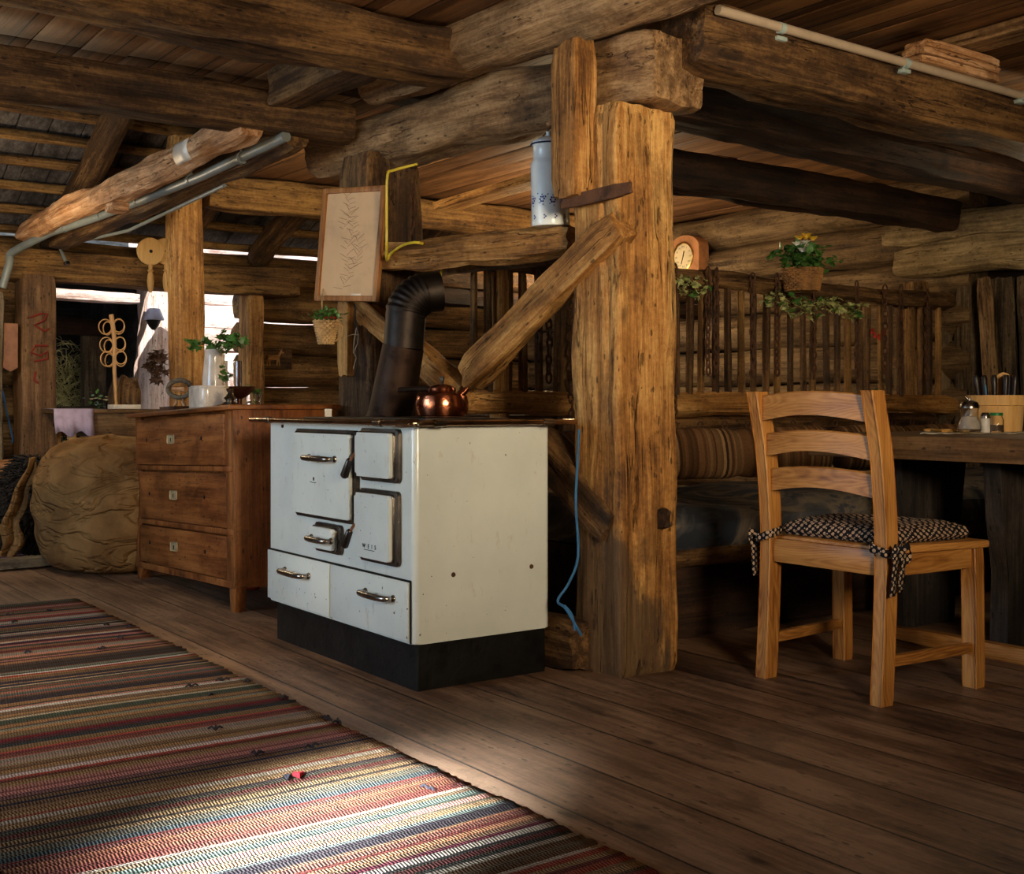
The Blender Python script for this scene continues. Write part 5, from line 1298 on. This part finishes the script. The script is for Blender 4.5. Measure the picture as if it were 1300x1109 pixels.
# wall clock
cc = onX(868, 325, XW-.12)
ck = thing('wall_clock', 'arched wooden wall clock with round cream dial, beyond the railing', 'clock', (XW-.01, cc.y, cc.z), (0, 0, 0))
bm = B(); pts = [(-.165, -.42), (.165, -.42), (.165, .06)]+[(.165*math.cos(a), .06+.10*math.sin(a)) for a in [PI*k/14 for k in range(1, 14)]]+[(-.165, .06)]
MM = Matrix(((0, 1, 0, 0), (1, 0, 0, 0), (0, 0, 1, 0), (0, 0, 0, 1)))
prism(bm, pts, -.11, -.005, MM, 0); obj('case', bm, plain('clock_wood', hexc(190, 130, 84), .4, 0, 0, 1, .15), ck)
bm = B(); lathe(bm, [(.106, 0), (.113, .012), (.105, .016), (.098, .006)], 36, T((-.111, .0, -.005), (0, -PI/2, 0))); obj('bezel', bm, metal('brass', hexc(210, 170, 90), .3), ck)
bm = B(); lathe(bm, [(0, .004), (.101, .004), (.102, 0)], 36, T((-.111, 0, -.005), (0, -PI/2, 0))); dl = obj('dial', bm, plain('dial_cream', hexc(230, 206, 160), .5, 0, 0, 1, .05), ck)
for k, (a, L, wd) in enumerate(((R(200), .06, .006), (R(15), .045, .008))):
    bm = B(); tube(bm, [(-.118, 0, -.005), (-.118, -L*math.sin(a), -.005+L*math.cos(a))], wd/2, 6); obj('hand', bm, BLACK(), dl)
nums = ['XII', 'I', 'II', 'III', 'IIII', 'V', 'VI', 'VII', 'VIII', 'IX', 'X', 'XI']
for k, t_ in enumerate(nums):
    a = R(30*k); letters(t_, .020, (-.1165, -.078*math.sin(a), -.012+.078*math.cos(a)), (PI/2, 0, -PI/2), BLACK(), dl, 'numeral', .0003)
bm = B(); box(bm, (-.116, -.08, -.36), (-.108, .08, -.16), .003); obj('pendulum_window', bm, metal('brass_dull', hexc(170, 130, 70), .35), ck)
bm = B(); box(bm, (-.13, -.18, -.45), (-.005, .18, -.42), .004); obj('base_shelf', bm, plain('clock_wood', hexc(190, 130, 84), .4, 0, 0, 1, .15), ck)
# carved pale ornament behind the sticks left, and light boards stacked under the loft
po = onX(576, 412, 4.9)
bm = B(); lathe(bm, [(0, .09), (.02, .085), (.035, .06), (.03, .03), (.04, .01), (.03, -.03), (.045, -.06), (.03, -.09), (0, -.1)], 12, T((0, 0, 0))@Matrix.Diagonal((.5, 1, 1, 1)))
q = onX(576, 412, XW-.05)
bm.verts.ensure_lookup_table()
for v in bm.verts: v.co += Vector((0, nz(v.co, 30, 1)*.03, nz(v.co, 24, 2)*.03))
tag(obj('carved_mask', bm, plain('bone', hexc(190, 160, 110), .6), loc=q), 'pale carved mask hung on the logs behind the railing, left part', 'mask')
# hanging loft planks behind the log beam
timber('loft_plank', onY(562, 263, 6.3), onY(724, 215, 5.2), .16, .05, W_pail('X') if False else W_post(), 'light plank slanting up behind the enamel can', 'plank', rnd=.05, amp=.003, seed=120, seg=16)
timber('loft_hanger', (3.36, 6.35, 1.70), (3.36, 6.35, 2.34), .07, .09, W_beam(), 'short hanger post under the golden ceiling boards', 'post', rnd=.1, amp=.004, seed=121, seg=16)
timber('loft_log', (3.3, 6.5, 1.72), (6.4, 6.5, 1.72), .15, .14, W_beam(), 'log behind the knobbly log, below the golden ceiling boards', 'beam', rnd=.9, amp=.012, seed=122, seg=20)
timber('loft_log', (3.3, 6.5, 1.60), (6.4, 6.5, 1.59), .12, .11, W_black(), 'dark log directly under the loft log', 'beam', rnd=.9, amp=.012, seed=123, seg=20)

# ================================================================== PIPES
PG = lambda: plain('grey_plastic', hexc(122, 128, 124), .4, 0, 0, 1, .08)
P0_ = Vector((2.235, 4.93, 2.005))
pp = thing('grey_pipe', 'grey conduit running under the peeled log and bending down left', 'pipe', P0_)
e0 = onX(62, 296, 2.03)-P0_
bm = B(); tube(bm, [(0.01, -.05, .085), e0*.25+Vector((0, 0, .035)), e0*.5+Vector((0, 0, .012)), e0*.75, e0], .024, 16); obj('pipe_run', bm, PG(), pp)
tgt = at(16, 320, 8.0)-P0_; tg2 = at(3, 365, 8.0)-P0_
bm = B(); tube(bm, smooth([e0*.985, e0, tgt, tgt.lerp(tg2, .3), tg2]), .026, 14); obj('pipe_bend', bm, PG(), pp)
for t in (.12, .3, .52, .7, .9):
    bm = B(); p = e0*t+Vector((0, 0, .07*(1-t)**2)); q_ = e0.normalized()*.012; tube(bm, [p-q_, p+q_], .029, 14); tube(bm, [p+Vector((0, 0, .02)), p+Vector((0, 0, .045))], .006, 6); obj('pipe_clamp', bm, PG(), pp)
wp = thing('white_pipe', 'pale conduit clipped along the heavy right ceiling beam', 'pipe', (2.8, 2.78, 2.17))
bm = B(); tube(bm, [(0, 0, .02), (1.9, -.0, 0), (3.7, 0, -.02)], .0165, 16); obj('pipe_run', bm, plain('pale_plastic', hexc(176, 158, 136), .35, 0, 0, 1, .06), wp)
for x in (.30, .98, 1.75, 2.6):
    bm = B(); tube(bm, [(x-.012, 0, .018-x*.01), (x+.012, 0, .018-x*.01)], .0195, 14); box(bm, (x-.02, -.005, -.028), (x+.03, .03, -.012), .004); k = obj('pipe_clip', bm, plain('clip_pale', hexc(160, 176, 172), .4), wp)
# tin patch on the peeled log
a = onX(228, 212, 1.90); bm = B(); n = 8; rows = []
for i in range(n+1):
    an = R(150)+R(75)*i/n; rows.append([bm.verts.new((1.98+.079*math.cos(an), a.y+dy, 2.055+.079*math.sin(an))) for dy in (-.09, .0, .09)])
for q, b2 in zip(rows, rows[1:]): bm.faces.new((q[0], q[1], b2[1], b2[0])); bm.faces.new((q[1], q[2], b2[2], b2[1]))
o = obj('tin_patch', bm, plain('tin_pale', hexc(206, 196, 180), .5, .3)); md = o.modifiers.new('thickness', 'SOLIDIFY'); md.thickness = .002
tag(o, 'pale tin patch bent round the peeled bright log', 'patch')
# thin water pipe with a tap behind the peeled log
o = thing('thin_pipe', 'thin metal pipe ending in a small downward tap below the logs', 'pipe', (2.24, 5.7, 1.91))
bm = B(); e = onX(76, 312, 2.24)-Vector((2.24, 5.7, 1.91)); tube(bm, [(0.05, 0, .09), (0.02, e.y*.5, .03), (0, e.y, e.z)], .010, 10); tube(bm, [(0, e.y, e.z), (.0, e.y-.01, e.z-.02), (.03, e.y-.05, e.z-.12)], .011, 10); obj('pipe_run', bm, PG(), o)
bm = B(); tube(bm, [(.03, e.y-.05, e.z-.115), (.034, e.y-.056, e.z-.135)], .022, 12); obj('tap_end', bm, CHROME(), o)

# ================================================================== FAR WALL THINGS
def spoon(px, lb):
    p = onY(px, 319, 8.60 if px < 200 else 8.635)
    o = thing('wooden_mould', lb, 'wooden mould', p, group='round wooden moulds on the far wall')
    bm = B(); lathe(bm, [(0, .012), (.095, .012), (.10, .008), (.10, -.008), (.095, -.012), (0, -.012)], 28, T((0, 0, 0), (PI/2, 0, 0))); obj('disc', bm, W_pail('Z'), o)
    bm = B(); lathe(bm, [(0, -.30), (.012, -.295), (.02, -.27), (.026, -.22), (.022, -.17), (.014, -.15), (.024, -.14), (.014, -.13), (.016, -.09), (0, -.09)], 14); obj('turned_handle', bm, W_pail('Z'), o)
    bm = B(); lathe(bm, [(0, .014), (.012, .0135), (.013, .011)], 12, T((0, -.001, 0), (PI/2, 0, 0))); obj('hub_hole', bm, BLACK(), o)
spoon(191, 'round wooden mould with turned handle, left of two on the far wall')
spoon(211, 'round wooden mould half hidden by the round pale post')
p = onY(345, 455, YF-.02); o = thing('deer_plaque', 'small wooden plaque with a carved deer on the far log wall', 'plaque', p)
bm = B(); box(bm, (-.17, -.015, -.085), (.17, .015, .085), .005); obj('plaque_board', bm, W_beam('X'), o)
bm = B()
def seg3(a, b_, r0, r1): tube(bm, [(a[0], -.02, a[1]), (b_[0], -.02, b_[1])], [r0, r1], 8)
seg3((-.05, .005), (.05, .01), .022, .02); seg3((.045, .015), (.07, .05), .013, .01); seg3((.07, .05), (.095, .045), .012, .006); seg3((-.045, 0), (-.05, -.06), .009, .005); seg3((-.03, 0), (-.025, -.06), .008, .005); seg3((.04, 0), (.035, -.06), .008, .005); seg3((.05, 0), (.06, -.06), .008, .005); seg3((.07, .055), (.06, .08), .004, .002); seg3((.075, .055), (.08, .08), .004, .002)
obj('deer_relief', bm, W_post('X'), o)
p = onY(414, 392, YF-.16); o = thing('wall_basket', 'small wicker basket of greenery hanging under the framed sheet', 'basket', p)
q = at(414, 436, 5.5)
o.location = at(414, 437, 5.25)
bm = B(); wicker(bm, .030, .052, .105, 10, 14); obj('basket_body', bm, plain('wicker_light', hexc(196, 158, 104), .6, 0, .3, 90, .25), o)
bm = B(); tube(bm, [(.045, -.01, .10), (.075, -.015, .08), (.07, -.015, .04), (.04, -.01, .015)], .005, 6); tube(bm, [(0, .04, .1), (.02, .08, .2), (.05, .13, .26)], .003, 6); obj('basket_handle', bm, plain('wicker_light', hexc(196, 158, 104), .6), o)
bm = B(); rng = random.Random(71)
for _ in range(160): leaf(bm, (rng.gauss(0, .03), rng.gauss(0, .03), .115+rng.uniform(-.01, .035)), (rng.uniform(-1, 1), rng.uniform(-1, 1), rng.uniform(-.3, .9)), .022, 'oval', rng=rng)
obj('foliage', bm, LEAF(), o, smooth=False, recalc=False)
bm = B()
for (x, y) in ((.0, -.05), (.02, -.045), (-.02, -.04)): lathe(bm, [(0, .008), (.008, 0), (0, -.008)], 8, T((x, y, .115)))
obj('red_berries', bm, plain('red_petal', hexc(180, 24, 24), .5), o)
# far table beyond the doorway side with purple cloth
p0 = onY(70, 520, 8.25); p1 = onY(165, 519, 8.25)
ft = thing('side_table', 'brown side table behind the sack, purple cloth over its end', 'table', (p0.x, 8.25, 0))
wd = p1.x-p0.x+.25
bm = B(); box(bm, (0, 0, .845), (wd, .5, .872), .003); obj('tabletop', bm, W_table('X'), ft)
bm = B(); box(bm, (.26, .02, .655), (wd-.02, .05, .845), .003); obj('apron', bm, W_table('X'), ft)
bm = B(); box(bm, (.05, .45, .68), (wd-.02, .48, .845), .003); obj('apron', bm, W_table('X'), ft)
for (x, y) in ((.10, .04), (wd-.08, .04), (.10, .42), (wd-.08, .42)):
    bm = B(); box(bm, (x, y, 0), (x+.05, y+.05, .846), .003); obj('leg', bm, W_pail('Z'), ft)
bm = B(); rows = []
for i in range(15):
    t = i/14; x = -.01+.26*t; rows.append([bm.verts.new((p0.x+x, 8.25+.3, .876)), bm.verts.new((p0.x+x, 8.25+.1, .877)), bm.verts.new((p0.x+x, 8.25-.008, .874)), bm.verts.new((p0.x+x, 8.235+.006*math.sin(i*1.9), .80)), bm.verts.new((p0.x+x+.01, 8.23+.01*math.sin(i*1.9), .705+.02*math.sin(i*.9)))])
for a, b_ in zip(rows, rows[1:]):
    for k in range(4): bm.faces.new((a[k], a[k+1], b_[k+1], b_[k]))
o = obj('purple_cloth', bm, plain('lilac_cloth', hexc(196, 178, 206), .9)); md = o.modifiers.new('thickness', 'SOLIDIFY'); md.thickness = .003
tag(o, 'lilac cloth hanging over the left end of the side table', 'cloth')
a = onY(148, 511, 8.45); o = thing('ringed_stick', 'peeled stick with rings of twig standing on the side table', 'whisk', (a.x, 8.45, .873))
top = onY(141, 399, 8.45)-Vector((a.x, 8.45, .873)); bm = B(); sm = smooth([(0, 0, 0), top*.4+Vector((-.0, 0, 0)), top*.75+Vector((.012, 0, 0)), top]); tube(bm, sm, [.011+.006*(i/len(sm)) for i in range(len(sm))], 10); obj('stick', bm, plain('peeled_twig', hexc(206, 158, 100), .5, 0, 0, 1, .1), o)
for z_ in (.87, .68, .53):
    for sx in (-1, 1):
        for k in range(2):
            bm = B(); c_ = top*z_+Vector((.006, 0, 0)); w2, h2 = (.042, .052) if k == 0 else (.034, .046)
            dv = Vector((RX, RY, 0)); fv = Vector((FX, FY, 0))*(.018 if k else -.018)
            tube(bm, [c_+dv*sx*(w2+.006+w2*math.cos(q*2*PI/24))+fv*(1+math.cos(q*2*PI/24))*.6+Vector((0, 0, h2*math.sin(q*2*PI/24)+.01*sx*k)) for q in range(24)], .0045, 6, close=True)
            obj('twig_ring', bm, plain('peeled_twig', hexc(206, 158, 100), .5), o)
a = onY(125, 511, 8.4); nosegay('dried_flowers', (a.x, 8.42, .90), 30, [hexc(230, 214, 170)]*9, 'bunch of dried cream flowers lying on the side table', 75, .03, .06)
bm = B(); box(bm, (0, 0, 0), (.19, .14, .03), .004); a = onY(143, 510, 8.3); tag(obj('book', bm, plain('paper_white', hexc(225, 215, 200), .8), loc=(a.x, 8.28, .873)), 'thin white book lying beside the ringed stick', 'book')
# chairs/boulder beyond
bm = B(); lathe(bm, [(0, 0), (.34, 0), (.36, .2), (.30, .42), (.16, .60), (0, .66)], 24)
for v in bm.verts: v.co += Vector((nz(v.co, 4, 1), nz(v.co, 4, 2), nz(v.co, 4, 3)))*.06
for v in bm.verts: v.co.z = max(0, v.co.z)
tag(obj('boulder', bm, plain('pink_stone', hexc(206, 162, 140), .9, 0, .4, 20), loc=(2.42, 9.75, -.02)), 'pinkish boulder just outside the doorway', 'boulder')
# lantern on the sunlit post
a = at(195, 400, 9.85); o = thing('lantern', 'small dark lamp on the sunlit post outside', 'lamp', a)
bm = B(); lathe(bm, [(0, .06), (.05, .055), (.085, -.03), (.085, -.04), (0, -.04)], 16); obj('lamp_hood', bm, plain('lamp_grey', hexc(120, 116, 130), .4), o)
bm = B(); lathe(bm, [(.06, -.04), (.04, -.09), (.015, -.12), (0, -.12)], 16); obj('lamp_glass', bm, BLACK(), o)
bm = B(); box(bm, (-.01, 0, -.01), (.01, .14, .01)); obj('bracket', bm, BLACK(), o)
# dried bunch on the post
a = at(200, 455, 9.85); bm = B(); rng = random.Random(5)
for _ in range(60): leaf(bm, (a.x+rng.gauss(0, .03), a.y+rng.uniform(-.03, .03), a.z+rng.uniform(-.18, .06)), (rng.uniform(-1, 1), rng.uniform(-1, 1), rng.uniform(-1, .6)), .07, 'ivy', rng=rng)
tag(obj('dried_bunch', bm, plain('dry_leaf', hexc(100, 72, 50), .8), smooth=False, recalc=False), 'dried brown bunch hanging on the sunlit post', 'dried plant')
# brown board put where the foot of the sunlit post is only shaded
timber('post_shade_board', (2.70, 8.62, 0), (2.71, 8.62, 1.06), .30, .16, W_grey('X') if False else W_beam(), 'brown round-topped board imitating shade on the sunlit post foot, in the doorway', 'board', rnd=.7, amp=.02, seed=130, seg=24, chop=.06)
# grey sill board at the far left floor
timber('floor_board', (1.05, 6.9, .03), (1.75, 6.95, .03), .16, .05, W_grey(), 'grey weathered board on the floor at the far left', 'board', rnd=.1, amp=.004, seed=131, seg=16)
